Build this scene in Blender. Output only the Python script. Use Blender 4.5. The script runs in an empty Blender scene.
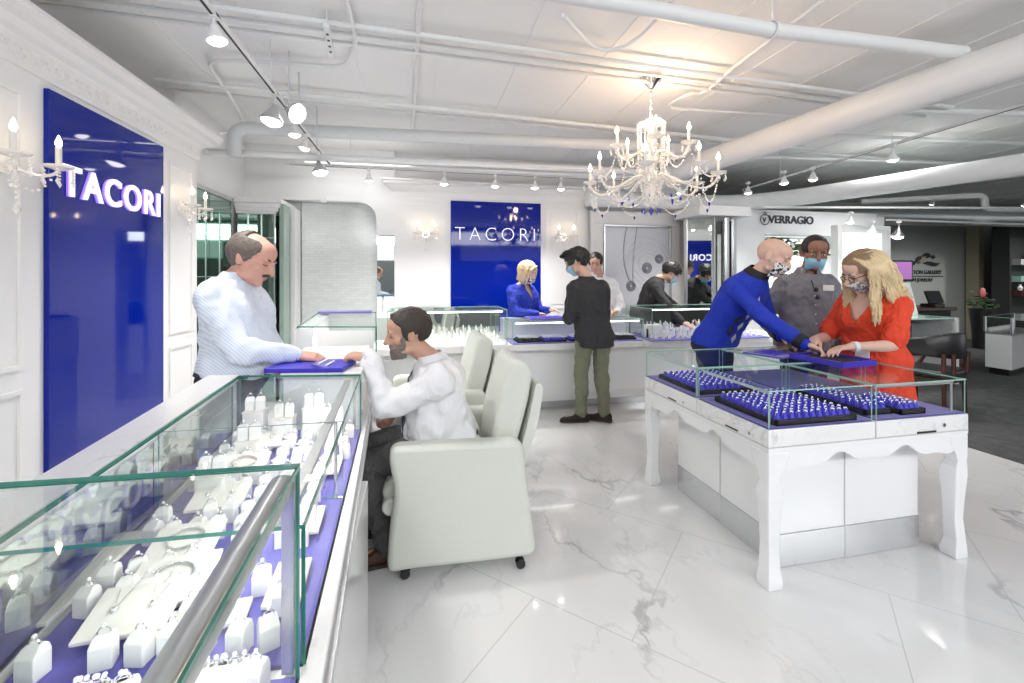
import bpy, bmesh, math, random
from mathutils import Vector, Matrix, noise
random.seed(7)
V = Vector
S = bpy.context.scene
COL = S.collection
PI = math.pi

# ---------------------------------------------------------------- camera model (measured from the room)
F = 443.0; CX = 512.0; CY = 277.0; EYE = 1.45
TH = math.atan(94 / 443.0); CT = math.cos(TH); ST = math.sin(TH)
def ray(px, py):
    a = (px - CX) / F; b = (CY - py) / F
    return (ST + a * CT, CT - a * ST, b)
def atz(px, py, z):
    r = ray(px, py); d = (z - EYE) / r[2]
    return V((r[0] * d, r[1] * d, z))
def aty(px, py, y):
    r = ray(px, py); d = y / r[1]
    return V((r[0] * d, y, EYE + r[2] * d))
def atx(px, py, x):
    r = ray(px, py); d = x / r[0]
    return V((x, r[1] * d, EYE + r[2] * d))
def atd(px, py, d):
    r = ray(px, py)
    return V((r[0] * d, r[1] * d, EYE + r[2] * d))

# ---------------------------------------------------------------- materials
MATS = {}
def new_mat(name):
    m = bpy.data.materials.new(name); m.use_nodes = True
    MATS[name] = m
    return m, m.node_tree.nodes, m.node_tree.links
def mat(name, col, rough=0.5, metal=0.0, bump=0.0, bscale=40.0, var=0.0, vscale=5.0, emit=None, estr=0.0, spec=0.5, coat=0.0, sheen=0.0, sss=0.0):
    m, N, L = new_mat(name)
    b = N['Principled BSDF']
    b.inputs['Base Color'].default_value = (*col, 1); b.inputs['Roughness'].default_value = rough
    b.inputs['Metallic'].default_value = metal; b.inputs['Specular IOR Level'].default_value = spec
    b.inputs['Coat Weight'].default_value = coat; b.inputs['Sheen Weight'].default_value = sheen
    if sss:
        b.inputs['Subsurface Weight'].default_value = sss; b.inputs['Subsurface Radius'].default_value = (.01, .004, .002)
        b.inputs['Subsurface Scale'].default_value = 1.0
    if emit:
        b.inputs['Emission Color'].default_value = (*emit, 1); b.inputs['Emission Strength'].default_value = estr
    tc = None
    if var or bump:
        tc = N.new('ShaderNodeTexCoord')
    if var:
        n = N.new('ShaderNodeTexNoise'); n.inputs['Scale'].default_value = vscale; n.inputs['Detail'].default_value = 5
        L.new(tc.outputs['Object'], n.inputs['Vector'])
        r = N.new('ShaderNodeMix'); r.data_type = 'RGBA'
        r.inputs[6].default_value = (*[max(0, c * (1 - var)) for c in col], 1)
        r.inputs[7].default_value = (*[min(1, c * (1 + var)) for c in col], 1)
        L.new(n.outputs['Fac'], r.inputs[0]); L.new(r.outputs[2], b.inputs['Base Color'])
    if bump:
        n2 = N.new('ShaderNodeTexNoise'); n2.inputs['Scale'].default_value = bscale; n2.inputs['Detail'].default_value = 4
        L.new(tc.outputs['Object'], n2.inputs['Vector'])
        bp = N.new('ShaderNodeBump'); bp.inputs['Strength'].default_value = bump; bp.inputs['Distance'].default_value = .01
        L.new(n2.outputs['Fac'], bp.inputs['Height']); L.new(bp.outputs['Normal'], b.inputs['Normal'])
    return m
def glass_mat(name, tint=(.991, .998, .995), refl=1.0):
    m, N, L = new_mat(name)
    N.remove(N['Principled BSDF'])
    out = N['Material Output']
    t = N.new('ShaderNodeBsdfTransparent'); t.inputs[0].default_value = (*tint, 1)
    g = N.new('ShaderNodeBsdfGlossy'); g.inputs['Roughness'].default_value = .0
    fr = N.new('ShaderNodeLayerWeight'); fr.inputs['Blend'].default_value = .12
    mu = N.new('ShaderNodeMath'); mu.operation = 'MULTIPLY'; mu.inputs[1].default_value = .21 * refl
    mix = N.new('ShaderNodeMixShader')
    L.new(fr.outputs['Fresnel'], mu.inputs[0]); L.new(mu.outputs[0], mix.inputs[0])
    L.new(t.outputs[0], mix.inputs[1]); L.new(g.outputs[0], mix.inputs[2]); L.new(mix.outputs[0], out.inputs[0])
    return m
def marble(name, base, vein, scale, rough, tiles=None, amt=1.0, coat=0.0):
    m, N, L = new_mat(name)
    b = N['Principled BSDF']; b.inputs['Roughness'].default_value = rough
    b.inputs['Coat Weight'].default_value = coat; b.inputs['Coat Roughness'].default_value = .03
    tc = N.new('ShaderNodeTexCoord')
    w = N.new('ShaderNodeTexNoise'); w.inputs['Scale'].default_value = scale * .6; w.inputs['Detail'].default_value = 6
    L.new(tc.outputs['Object'], w.inputs['Vector'])
    mx = N.new('ShaderNodeMix'); mx.data_type = 'VECTOR'; mx.inputs[0].default_value = .45
    L.new(tc.outputs['Object'], mx.inputs[4]); L.new(w.outputs['Color'], mx.inputs[5])
    def veins(sc, lo, hi, seedv):
        n = N.new('ShaderNodeTexNoise'); n.inputs['Scale'].default_value = sc; n.inputs['Detail'].default_value = 7; n.inputs['Roughness'].default_value = .55
        mp = N.new('ShaderNodeMapping'); mp.inputs['Location'].default_value = (seedv, seedv * 2, 0); mp.inputs['Rotation'].default_value = (0, 0, .6)
        mp.inputs['Scale'].default_value = (1, .45, 1)
        L.new(mx.outputs[1], mp.inputs['Vector']); L.new(mp.outputs['Vector'], n.inputs['Vector'])
        s1 = N.new('ShaderNodeMath'); s1.operation = 'SUBTRACT'; s1.inputs[1].default_value = .5
        a1 = N.new('ShaderNodeMath'); a1.operation = 'ABSOLUTE'
        r1 = N.new('ShaderNodeMapRange'); r1.inputs[1].default_value = lo; r1.inputs[2].default_value = hi; r1.inputs[3].default_value = 1; r1.inputs[4].default_value = 0
        L.new(n.outputs['Fac'], s1.inputs[0]); L.new(s1.outputs[0], a1.inputs[0]); L.new(a1.outputs[0], r1.inputs[0])
        return r1.outputs[0]
    v1 = veins(scale, .0, .010, 3.1); v2 = veins(scale * 2.3, 0, .012, 7.7); v3 = veins(scale * .7, 0, .06, 1.3)
    msk = N.new('ShaderNodeTexNoise'); msk.inputs['Scale'].default_value = scale * .9; L.new(tc.outputs['Object'], msk.inputs['Vector'])
    mr = N.new('ShaderNodeMapRange'); mr.inputs[1].default_value = .42; mr.inputs[2].default_value = .62; L.new(msk.outputs['Fac'], mr.inputs[0])
    def mul(a, k):
        q = N.new('ShaderNodeMath'); q.operation = 'MULTIPLY'
        L.new(a, q.inputs[0])
        if isinstance(k, float): q.inputs[1].default_value = k
        else: L.new(k, q.inputs[1])
        return q.outputs[0]
    def add(a, c):
        q = N.new('ShaderNodeMath'); q.operation = 'ADD'; q.use_clamp = True
        L.new(a, q.inputs[0]); L.new(c, q.inputs[1]); return q.outputs[0]
    tot = add(add(mul(mul(v1, mr.outputs[0]), .75 * amt), mul(mul(v2, mr.outputs[0]), .28 * amt)), mul(v3, .10 * amt))
    c = N.new('ShaderNodeMix'); c.data_type = 'RGBA'; c.inputs[6].default_value = (*base, 1); c.inputs[7].default_value = (*vein, 1)
    L.new(tot, c.inputs[0]); last = c.outputs[2]
    if tiles:
        mp = N.new('ShaderNodeMapping'); mp.inputs['Rotation'].default_value = (0, 0, PI / 4); mp.inputs['Location'].default_value = (.11, .06, 0)
        L.new(tc.outputs['Object'], mp.inputs['Vector'])
        br = N.new('ShaderNodeTexBrick'); br.inputs['Scale'].default_value = 1.0; br.inputs['Brick Width'].default_value = tiles * 1.0; br.inputs['Row Height'].default_value = tiles
        br.inputs['Mortar Size'].default_value = .0022; br.inputs['Mortar Smooth'].default_value = .1; br.offset = .5
        L.new(mp.outputs['Vector'], br.inputs['Vector'])
        g = N.new('ShaderNodeMix'); g.data_type = 'RGBA'; g.inputs[7].default_value = (.58, .58, .58, 1)
        L.new(br.outputs['Fac'], g.inputs[0]); L.new(last, g.inputs[6]); last = g.outputs[2]
    L.new(last, b.inputs['Base Color'])
    return m
W = mat('white_wall_paint', (.83, .83, .83), .45, bump=.03, bscale=25)
WG = mat('white_gloss_lacquer', (.85, .86, .87), .13, coat=.3)
WTRIM = mat('white_trim_paint', (.84, .83, .82), .3)
CEIL = mat('ceiling_paint', (.86, .86, .85), .75, bump=.3, bscale=9, var=.03, vscale=1.5)
PIPEM = mat('pipe_paint', (.78, .79, .79), .4)
PIPEG = mat('grey_pipe_paint', (.62, .64, .65), .4)
DUCT = mat('galvanised_duct', (.55, .58, .58), .35, metal=.6)
FLOOR = marble('marble_floor_tiles', (.80, .80, .80), (.40, .41, .43), 1.5, .10, tiles=.9, coat=.4)
MARB = marble('marble_counter', (.83, .83, .83), (.48, .48, .5), 3.0, .2, amt=.75)
CARPET = mat('charcoal_carpet', (.075, .078, .08), .95, bump=.8, bscale=120, var=.65, vscale=9)
BLUEG = mat('blue_gloss_panel', (.002, .014, .26), .04, spec=.30)
BLUEV = mat('blue_violet_velvet', (.10, .085, .44), .75, var=.15, vscale=10, sheen=.3)
BLUEP = mat('royal_blue_pad', (.05, .035, .52), .45)
BLUEF = mat('blue_foam', (.06, .05, .60), .5)
LETTER = mat('lit_lettering', (.8, .8, .85), .4, emit=(.93, .9, 1), estr=.55)
LETTERV = mat('violet_letter_edge', (.35, .2, .7), .4, emit=(.4, .25, .95), estr=.5)
LETD = mat('dark_lettering', (.05, .05, .06), .4)
GL = glass_mat('clear_glass')
GLE = mat('green_glass_edge', (.035, .22, .165), .15, coat=.5)
GLEL = mat('pale_green_glass_edge', (.36, .60, .52), .15, coat=.5)
MIR = mat('mirror', (.80, .86, .83), .02, metal=1.0)
MIRG = mat('green_tinted_mirror', (.34, .46, .40), .03, metal=1.0)
CHROME = mat('polished_chrome', (.82, .82, .84), .12, metal=1.0)
STEEL = mat('brushed_steel', (.62, .62, .63), .3, metal=.9)
STEELM = mat('mirrored_steel_plinth', (.70, .71, .72), .22, metal=.75)
BLACK = mat('black_plastic', (.015, .015, .017), .4)
BLACKF = mat('black_felt', (.022, .022, .026), .8)
LEATH = mat('pale_leather', (.66, .68, .62), .42, bump=.06, bscale=60, coat=.1)
BLEATH = mat('black_leather', (.016, .016, .018), .35)
MAHOG = mat('dark_mahogany', (.06, .018, .014), .3)
STANDW = mat('white_display_stand', (.86, .86, .84), .35)
STANDC = mat('ivory_display_board', (.82, .80, .75), .4)
SILV = mat('white_gold', (.80, .80, .82), .16, metal=1.0)
GEM = mat('diamond', (.85, .87, .92), .05, coat=1.0, emit=(1, 1, 1), estr=.12)  # faint white emission puts the sparkle into the material
CRYS = mat('crystal', (.84, .80, .75), .08, coat=1.0, spec=1.0, var=.18, vscale=60, emit=(1, .85, .68), estr=.07)  # faint warm emission puts some of the bulb glow into the crystal
CRYSB = mat('blue_crystal', (.03, .03, .35), .05, coat=.8)
CANDLE = mat('candle_sleeve', (.88, .85, .78), .4)
BULB = mat('warm_bulb', (1, .9, .7), .3, emit=(1, .78, .52), estr=18)
BULBW = mat('white_lamp_face', (1, 1, 1), .3, emit=(1, .98, .95), estr=9)
BARW = mat('led_strip', (.9, .9, .9), .4, emit=(1, .99, .97), estr=4.0)
SCREEN = mat('violet_screen', (.2, .05, .25), .3, emit=(.45, .20, .52), estr=.40)
BACKLIT = mat('backlit_panel', (.9, .9, .9), .3, emit=(.97, 1.0, .98), estr=.75)
DARKW = mat('grey_green_wall', (.44, .47, .45), .7)
DARK = mat('dark_room_surface', (.03, .033, .033), .6)
GREYC = mat('grey_cabinet', (.52, .53, .52), .4)
TILEW = None
PAPER = mat('printed_card', (.85, .86, .84), .5)
LEAFM = mat('dark_green_leaves', (.05, .10, .04), .5)
FLOWW = mat('cream_blossom', (.75, .75, .62), .5)
PICT = mat('grey_poster_ground', (.62, .64, .70), .2, var=.10, vscale=1.3)
PICG = mat('poster_ink_grey', (.22, .23, .27), .3)
PICL = mat('poster_ink_light', (.80, .81, .84), .3)

def tile_mat():
    m, N, L = new_mat('pearl_mosaic_tiles')
    b = N['Principled BSDF']; b.inputs['Roughness'].default_value = .12
    tc = N.new('ShaderNodeTexCoord'); mp = N.new('ShaderNodeMapping'); mp.inputs['Rotation'].default_value = (PI / 2, 0, 0)
    L.new(tc.outputs['Object'], mp.inputs['Vector'])
    br = N.new('ShaderNodeTexBrick'); br.inputs['Scale'].default_value = 1; br.inputs['Brick Width'].default_value = .11; br.inputs['Row Height'].default_value = .035
    br.inputs['Mortar Size'].default_value = .002; br.inputs['Color1'].default_value = (.66, .70, .68, 1); br.inputs['Color2'].default_value = (.74, .77, .755, 1)
    br.inputs['Mortar'].default_value = (.60, .63, .62, 1)
    L.new(mp.outputs['Vector'], br.inputs['Vector']); L.new(br.outputs['Color'], b.inputs['Base Color'])
    bp = N.new('ShaderNodeBump'); bp.inputs['Strength'].default_value = .5; bp.inputs['Distance'].default_value = .004
    L.new(br.outputs['Color'], bp.inputs['Height']); L.new(bp.outputs['Normal'], b.inputs['Normal'])
    return m
TILEW = tile_mat()
def stripe_mat(name, base, stripe, period=.012, rough=.7):
    m, N, L = new_mat(name)
    b = N['Principled BSDF']; b.inputs['Roughness'].default_value = rough
    tc = N.new('ShaderNodeTexCoord'); sp = N.new('ShaderNodeSeparateXYZ'); L.new(tc.outputs['Object'], sp.inputs[0])
    w = N.new('ShaderNodeTexWave'); w.inputs['Scale'].default_value = 1 / period / 3.2; w.bands_direction = 'DIAGONAL'; w.inputs['Distortion'].default_value = .6
    L.new(tc.outputs['Object'], w.inputs['Vector'])
    mx = N.new('ShaderNodeMix'); mx.data_type = 'RGBA'; mx.inputs[6].default_value = (*base, 1); mx.inputs[7].default_value = (*stripe, 1)
    L.new(w.outputs['Fac'], mx.inputs[0]); L.new(mx.outputs[2], b.inputs['Base Color'])
    return m
def spot_mat(name, base, spot, scale=38, thr=.42):
    m, N, L = new_mat(name)
    b = N['Principled BSDF']; b.inputs['Roughness'].default_value = .8
    tc = N.new('ShaderNodeTexCoord'); v = N.new('ShaderNodeTexNoise'); v.inputs['Scale'].default_value = scale; v.inputs['Detail'].default_value = 1
    L.new(tc.outputs['Object'], v.inputs['Vector'])
    r = N.new('ShaderNodeValToRGB'); r.color_ramp.interpolation = 'CONSTANT'
    r.color_ramp.elements[0].color = (*spot, 1); r.color_ramp.elements[1].position = thr + .06; r.color_ramp.elements[1].color = (*base, 1)
    L.new(v.outputs['Fac'], r.inputs[0]); L.new(r.outputs[0], b.inputs['Base Color'])
    return m

# ---------------------------------------------------------------- objects
def link(o):
    COL.objects.link(o); return o
def thing(name, label, cat, loc=(0, 0, 0), rz=0.0, group=None):
    o = bpy.data.objects.new(name, None); link(o)
    o.location = loc; o.rotation_euler = (0, 0, rz); o.empty_display_size = .1
    return tag(o, label, cat, group)
def tag(o, label, cat=None, group=None, kind=None):
    if label: o['label'] = label
    if cat: o['category'] = cat
    if group: o['group'] = group
    if kind: o['kind'] = kind
    return o
def struct(o, label=None, cat=None):
    o['kind'] = 'structure'
    if label: o['label'] = label
    if cat: o['category'] = cat
    return o
def base_inv(p):
    m = Matrix.Identity(4)
    if p.parent is None and p.type == 'EMPTY':
        m = (Matrix.Translation(p.location) @ p.rotation_euler.to_matrix().to_4x4()).inverted()
    return m
def copy_tree(o, parent=None, M=None):
    c = o.copy(); COL.objects.link(c)
    if parent is not None:
        c.parent = parent; c.matrix_parent_inverse = o.matrix_parent_inverse.copy()
    for ch in list(o.children):
        copy_tree(ch, c)
    return c
SPH = {}
class MB:
    """collects world-space shapes and links them as one mesh object"""
    def __init__(s): s.bm = bmesh.new(); s.mi = 0
    def F(s, vs, mi=None):
        f = s.bm.faces.new(vs); f.material_index = s.mi if mi is None else mi; return f
    def box(s, x0, y0, z0, x1, y1, z1, M=None):
        vs = [s.bm.verts.new((x, y, z)) for x in (x0, x1) for y in (y0, y1) for z in (z0, z1)]
        for q in ((0, 1, 3, 2), (4, 6, 7, 5), (0, 4, 5, 1), (2, 3, 7, 6), (0, 2, 6, 4), (1, 5, 7, 3)):
            s.F([vs[i] for i in q])
        if M is not None:
            for v in vs: v.co = M @ v.co
        return s
    def cbox(s, c, sz, M=None, rz=0.0):
        m = Matrix.Translation(c) @ Matrix.Rotation(rz, 4, 'Z')
        if M is not None: m = Matrix.Translation(c) @ M.to_4x4()
        return s.box(-sz[0] / 2, -sz[1] / 2, -sz[2] / 2, sz[0] / 2, sz[1] / 2, sz[2] / 2, m)
    def prism(s, poly, z0, z1, M=None, side=None):
        """poly: xy list, extruded z0..z1; side = material index of side faces"""
        a = [s.bm.verts.new((p[0], p[1], z0)) for p in poly]; b = [s.bm.verts.new((p[0], p[1], z1)) for p in poly]
        n = len(poly)
        s.F(a[::-1]); s.F(b)
        for i in range(n): s.F((a[i], a[(i + 1) % n], b[(i + 1) % n], b[i]), side)
        if M is not None:
            for v in a + b: v.co = M @ v.co
        return s
    def slab(s, p0, p1, z0, z1, t, edge=None):
        """upright panel between two xy points"""
        p0 = V((p0[0], p0[1], 0)); p1 = V((p1[0], p1[1], 0)); d = (p1 - p0).normalized(); n = V((-d.y, d.x, 0)) * t / 2
        M = Matrix(((d.x, 0, n.x * 2 / t, p0.x), (d.y, 0, n.y * 2 / t, p0.y), (0, 1, 0, 0), (0, 0, 0, 1)))
        L = (p1 - p0).length
        return s.prism([(0, z0), (L, z0), (L, z1), (0, z1)], -t / 2, t / 2, M, edge)
    def loft(s, secs, closed_ends=True, cyc=True):
        """secs: list of rings of points"""
        R = [[s.bm.verts.new(p) for p in r] for r in secs]
        n = len(R[0])
        for a, b in zip(R, R[1:]):
            for i in range(n if cyc else n - 1):
                s.F((a[i], a[(i + 1) % n], b[(i + 1) % n], b[i]))
        if closed_ends:
            s.F(R[0][::-1]); s.F(R[-1])
        return s
    def tube(s, pts, r, seg=10, balls=False):
        pts = [V(p) for p in pts]
        rs = r if isinstance(r, (list, tuple)) else [r] * len(pts)
        secs = []; up = None
        for i, p in enumerate(pts):
            if i == 0: t = pts[1] - p
            elif i == len(pts) - 1: t = p - pts[i - 1]
            else: t = (pts[i + 1] - p).normalized() + (p - pts[i - 1]).normalized()
            if t.length < 1e-9: t = V((0, 0, 1))
            t.normalize()
            if up is None:
                up = t.orthogonal().normalized()
            else:
                up = up - t * up.dot(t)
                up = up.normalized() if up.length > 1e-6 else t.orthogonal().normalized()
            sd = t.cross(up)
            secs.append([p + (up * math.cos(2 * PI * k / seg) + sd * math.sin(2 * PI * k / seg)) * rs[i] for k in range(seg)])
        s.loft(secs)
        if balls:
            s.ball(pts[0], rs[0] * .99, seg); s.ball(pts[-1], rs[-1] * .99, seg)
        return s
    def ball(s, c, r, seg=12, M=None):
        rr = r if isinstance(r, (tuple, list)) else (r, r, r)
        m = Matrix.Translation(c) @ (M.to_4x4() if M is not None else Matrix.Identity(4)) @ Matrix.Diagonal((rr[0], rr[1], rr[2], 1))
        u = max(6, seg); w = max(4, seg * 2 // 3)
        if (u, w) not in SPH:
            SPH[(u, w)] = [[(math.sin(PI * i / w) * math.cos(2 * PI * k / u), math.sin(PI * i / w) * math.sin(2 * PI * k / u), math.cos(PI * i / w)) for k in range(u)] for i in range(1, w)]
        nv = s.bm.verts.new
        R = [[nv(m @ V(p)) for p in ring] for ring in SPH[(u, w)]]
        t = nv(m @ V((0, 0, 1))); b = nv(m @ V((0, 0, -1)))
        for k in range(u):
            s.F((t, R[0][k], R[0][(k + 1) % u])); s.F((b, R[-1][(k + 1) % u], R[-1][k]))
        for a, c_ in zip(R, R[1:]):
            for k in range(u): s.F((a[k], c_[k], c_[(k + 1) % u], a[(k + 1) % u]))
        return s
    def cyl(s, c, r, h, seg=16, M=None, r2=None):
        m = Matrix.Translation(c) @ (M.to_4x4() if M is not None else Matrix.Identity(4))
        r2 = r if r2 is None else r2
        return s.loft([[m @ V((q * math.cos(2 * PI * k / seg), q * math.sin(2 * PI * k / seg), z)) for k in range(seg)] for q, z in ((r, 0), (r2, h))])
    def lathe(s, prof, c=(0, 0, 0), seg=16, M=None):
        """prof: list of (r, z)"""
        m = Matrix.Translation(c) @ (M.to_4x4() if M is not None else Matrix.Identity(4))
        return s.loft([[m @ V((max(r, 1e-4) * math.cos(2 * PI * k / seg), max(r, 1e-4) * math.sin(2 * PI * k / seg), z)) for k in range(seg)] for r, z in prof])
    def torus(s, c, R, r, seg=20, rs=6, M=None, arc=1.0):
        m = Matrix.Translation(c) @ (M.to_4x4() if M is not None else Matrix.Identity(4))
        ring = []
        for i in range(seg):
            a = 2 * PI * i / seg
            ring.append([s.bm.verts.new(m @ V(((R + r * math.cos(2 * PI * k / rs)) * math.cos(a), (R + r * math.cos(2 * PI * k / rs)) * math.sin(a), r * math.sin(2 * PI * k / rs)))) for k in range(rs)])
        for i in range(seg):
            a, b = ring[i], ring[(i + 1) % seg]
            for k in range(rs): s.F((a[k], b[k], b[(k + 1) % rs], a[(k + 1) % rs]))
        return s
    def build(s, name, mats, parent=None, bevel=0.0, smooth=True, label=None, seg=2, noauto=False, origin=None):
        bmesh.ops.recalc_face_normals(s.bm, faces=s.bm.faces)
        me = bpy.data.meshes.new(name); s.bm.to_mesh(me); s.bm.free()
        for m in (mats if isinstance(mats, (list, tuple)) else [mats]): me.materials.append(m)
        o = bpy.data.objects.new(name, me); link(o)
        if parent is not None:
            o.parent = parent; o.matrix_parent_inverse = base_inv(parent)
        elif origin is not None:
            me.transform(Matrix.Translation(-V(origin))); o.location = origin
        if bevel:
            b = o.modifiers.new('bevel', 'BEVEL'); b.width = bevel; b.segments = seg; b.limit_method = 'ANGLE'; b.angle_limit = .6
        if smooth:
            for p in me.polygons: p.use_smooth = True
            me.set_sharp_from_angle(angle=.65)
        if label: o['label'] = label
        return o
def text(name, body, M, size, mats, parent, extrude=.004, align='CENTER', spacing=1.0, sx=1.0, offset=0.0):
    c = bpy.data.curves.new(name, 'FONT'); c.body = body; c.size = size; c.extrude = extrude; c.align_x = align; c.space_character = spacing; c.offset = offset
    for m in (mats if isinstance(mats, (list, tuple)) else [mats]): c.materials.append(m)
    o = bpy.data.objects.new(name, c)
    me = bpy.data.meshes.new_from_object(link(o))
    COL.objects.unlink(o); bpy.data.objects.remove(o)
    me.transform(M @ Matrix.Diagonal((sx, 1, 1, 1)))
    me.name = name
    o = bpy.data.objects.new(name, me); link(o)
    if parent is not None: o.parent = parent; o.matrix_parent_inverse = base_inv(parent)
    return o
def blob(name, mb, mats, parent, voxel=.008, smooth=4, disp=0.0, dscale=.12, cut=None, label=None, fac=.5, bake_name=None):
    """union of overlapping closed shapes -> one continuous skin"""
    me = bpy.data.meshes.new(name); mb.bm.to_mesh(me); mb.bm.free()
    o = bpy.data.objects.new(name, me); link(o)
    r = o.modifiers.new('r', 'REMESH'); r.mode = 'VOXEL'; r.voxel_size = voxel
    if smooth:
        sm = o.modifiers.new('s', 'SMOOTH'); sm.iterations = smooth; sm.factor = fac
    if disp:
        tx = bpy.data.textures.new(name, 'CLOUDS'); tx.noise_scale = dscale; tx.noise_depth = 1
        d = o.modifiers.new('d', 'DISPLACE'); d.texture = tx; d.strength = disp; d.mid_level = .5; d.texture_coords = 'LOCAL'
        sm2 = o.modifiers.new('s2', 'SMOOTH'); sm2.iterations = 2; sm2.factor = .5
    dg = bpy.context.evaluated_depsgraph_get()
    nm = bpy.data.meshes.new_from_object(o.evaluated_get(dg))
    o.modifiers.clear(); o.data = nm; bpy.data.meshes.remove(me); nm.name = name
    nm.materials.clear()
    for m in (mats if isinstance(mats, (list, tuple)) else [mats]): nm.materials.append(m)
    if cut:
        b = bmesh.new(); b.from_mesh(nm)
        bmesh.ops.delete(b, geom=[v for v in b.verts if cut(v.co)], context='VERTS')
        b.to_mesh(nm); b.free()
    for p in nm.polygons: p.use_smooth = True
    if parent is not None: o.parent = parent; o.matrix_parent_inverse = base_inv(parent)
    if label: o['label'] = label
    return o
def cloth(name, col, rough=.75, fold=.5, fscale=9.0, fine=.05, fines=120, var=0.0):
    m = mat(name, col, rough, bump=fine, bscale=fines, var=var, vscale=50)
    N, L = m.node_tree.nodes, m.node_tree.links
    b = N['Principled BSDF']; tc = N.new('ShaderNodeTexCoord'); mp = N.new('ShaderNodeMapping'); mp.inputs['Scale'].default_value = (1, 1, .55)
    n = N.new('ShaderNodeTexNoise'); n.inputs['Scale'].default_value = fscale; n.inputs['Detail'].default_value = 3; n.inputs['Distortion'].default_value = 1.2
    L.new(tc.outputs['Object'], mp.inputs['Vector']); L.new(mp.outputs['Vector'], n.inputs['Vector'])
    bp = N.new('ShaderNodeBump'); bp.inputs['Strength'].default_value = fold; bp.inputs['Distance'].default_value = .06
    L.new(n.outputs['Fac'], bp.inputs['Height'])
    old = b.inputs['Normal'].links[0].from_node if b.inputs['Normal'].links else None
    if old: L.new(bp.outputs['Normal'], old.inputs['Normal'])
    else: L.new(bp.outputs['Normal'], b.inputs['Normal'])
    return m
def R3(ax, a): return Matrix.Rotation(a, 3, ax)
def lerp(a, b, t): return a + (b - a) * t
# ================================================================ ROOM SHELL
CZ = 3.1
m = MB().box(-2.6, -3.0, -.1, 4.58, 8.3, 0)
struct(m.build('floor', FLOOR, smooth=False), 'glossy white marble tile floor with grey veins')
m = MB().box(4.58, -3.0, -.1, 16.5, 8.3, .004)
struct(m.build('floor_carpet', CARPET, smooth=False), 'charcoal patterned carpet beyond the marble')
m = MB().box(-2.6, -3.0, CZ, 16.5, 8.3, CZ + .12)
x = -2.3
while x < 16:
    m.box(x, -3, CZ - .006, x + .012, 8.3, CZ + .001); x += .61
struct(m.build('ceiling', CEIL, smooth=False), 'white painted concrete slab ceiling with board seams')
# left wall with frieze and cornice
def cornice(mb, path, prof):
    """sweep a (out, z) profile along an xy path; out = to the right of travel"""
    rings = []
    P = [V((p[0], p[1], 0)) for p in path]
    for i, p in enumerate(P):
        if i == 0: d = (P[1] - p).normalized(); n = V((d.y, -d.x, 0)); k = 1
        elif i == len(P) - 1: d = (p - P[i - 1]).normalized(); n = V((d.y, -d.x, 0)); k = 1
        else:
            d1 = (p - P[i - 1]).normalized(); d2 = (P[i + 1] - p).normalized()
            n1 = V((d1.y, -d1.x, 0)); n2 = V((d2.y, -d2.x, 0)); n = (n1 + n2).normalized(); k = 1 / max(.3, n.dot(n1))
        rings.append([p + n * (o * k) + V((0, 0, z)) for o, z in prof])
    mb.loft(rings)
CPROF = [(-.02, 2.47), (.012, 2.47), (.012, 2.49), (.02, 2.50), (.02, 2.575), (.035, 2.585), (.045, 2.60), (.075, 2.615), (.10, 2.645), (.135, 2.66), (.14, 2.69), (.155, 2.70), (.155, 2.72), (-.02, 2.72)]
m = MB().box(-2.25, -3, 0, -1.9, 4.38, 2.70)
struct(m.build('wall_left', W, smooth=False), 'white panelled left wall')
m = MB(); cornice(m, [(-1.9, -3), (-1.9, 4.38), (-2.25, 4.38)], CPROF)
struct(m.build('trim_1', WTRIM, smooth=False), 'white stepped cornice along the left wall')
m = MB()
y = -.6
while y < 4.3:      # ornamental frieze scrolls
    for k, (dy, dz, r) in enumerate(((0, 0, .022), (.03, .014, .014), (-.03, -.012, .013), (.052, -.012, .010), (-.052, .014, .010))):
        m.torus((-1.878, y + dy, 2.538 + dz), r, .0045, 10, 5, R3('Y', PI / 2))
    y += .15
struct(m.build('trim_2', WTRIM), 'moulded scroll frieze under the left cornice')
def frame(m, ax, c, a0, a1, z0, z1, w=.022, t=.012, side=1):
    """raised rectangular moulding on a wall; ax='x' -> plane x=c spanning y"""
    for (p, q, r, s) in ((a0, a1, z0, z0 + w), (a0, a1, z1 - w, z1), (a0, a0 + w, z0 + w, z1 - w), (a1 - w, a1, z0 + w, z1 - w)):
        if ax == 'x': m.box(c, p, r, c + t * side, q, s)
        else: m.box(p, c, r, q, c + t * side, s)
m = MB()
frame(m, 'x', -1.9, 3.93, 4.29, 1.0, 2.36); frame(m, 'x', -1.9, 2.02, 2.62, 1.0, 2.36); frame(m, 'x', -1.9, 1.2, 1.9, 1.0, 2.36)
frame(m, 'x', -1.9, 3.93, 4.29, .2, .9); frame(m, 'x', -1.9, 2.02, 2.62, .2, .9)
struct(m.build('trim_3', WTRIM, smooth=False), 'raised panel mouldings on the left wall')
m = MB().box(-1.9, -3, 0, -1.885, 4.38, .12)
struct(m.build('baseboard_left', WTRIM, smooth=False))
# bulkhead above the left wall
m = MB().box(-2.6, -3, 2.55, -2.28, 8.3, CZ)
struct(m.build('wall_bulkhead', W, smooth=False), 'plain bulkhead above the left cornice')
m = MB().box(-2.25, .4, 2.86, -1.2, 2.25, 3.06)
struct(m.build('trim_4', W, bevel=.01, smooth=False), 'boxed white soffit under the ceiling above the left wall')

# mirrored wall continuing behind the left wall
m = MB().box(-2.5, 4.4, 0, -2.08, 8.2, CZ)
struct(m.build('wall_alcove', W, smooth=False), 'white wall around the mirrored alcove')
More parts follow.
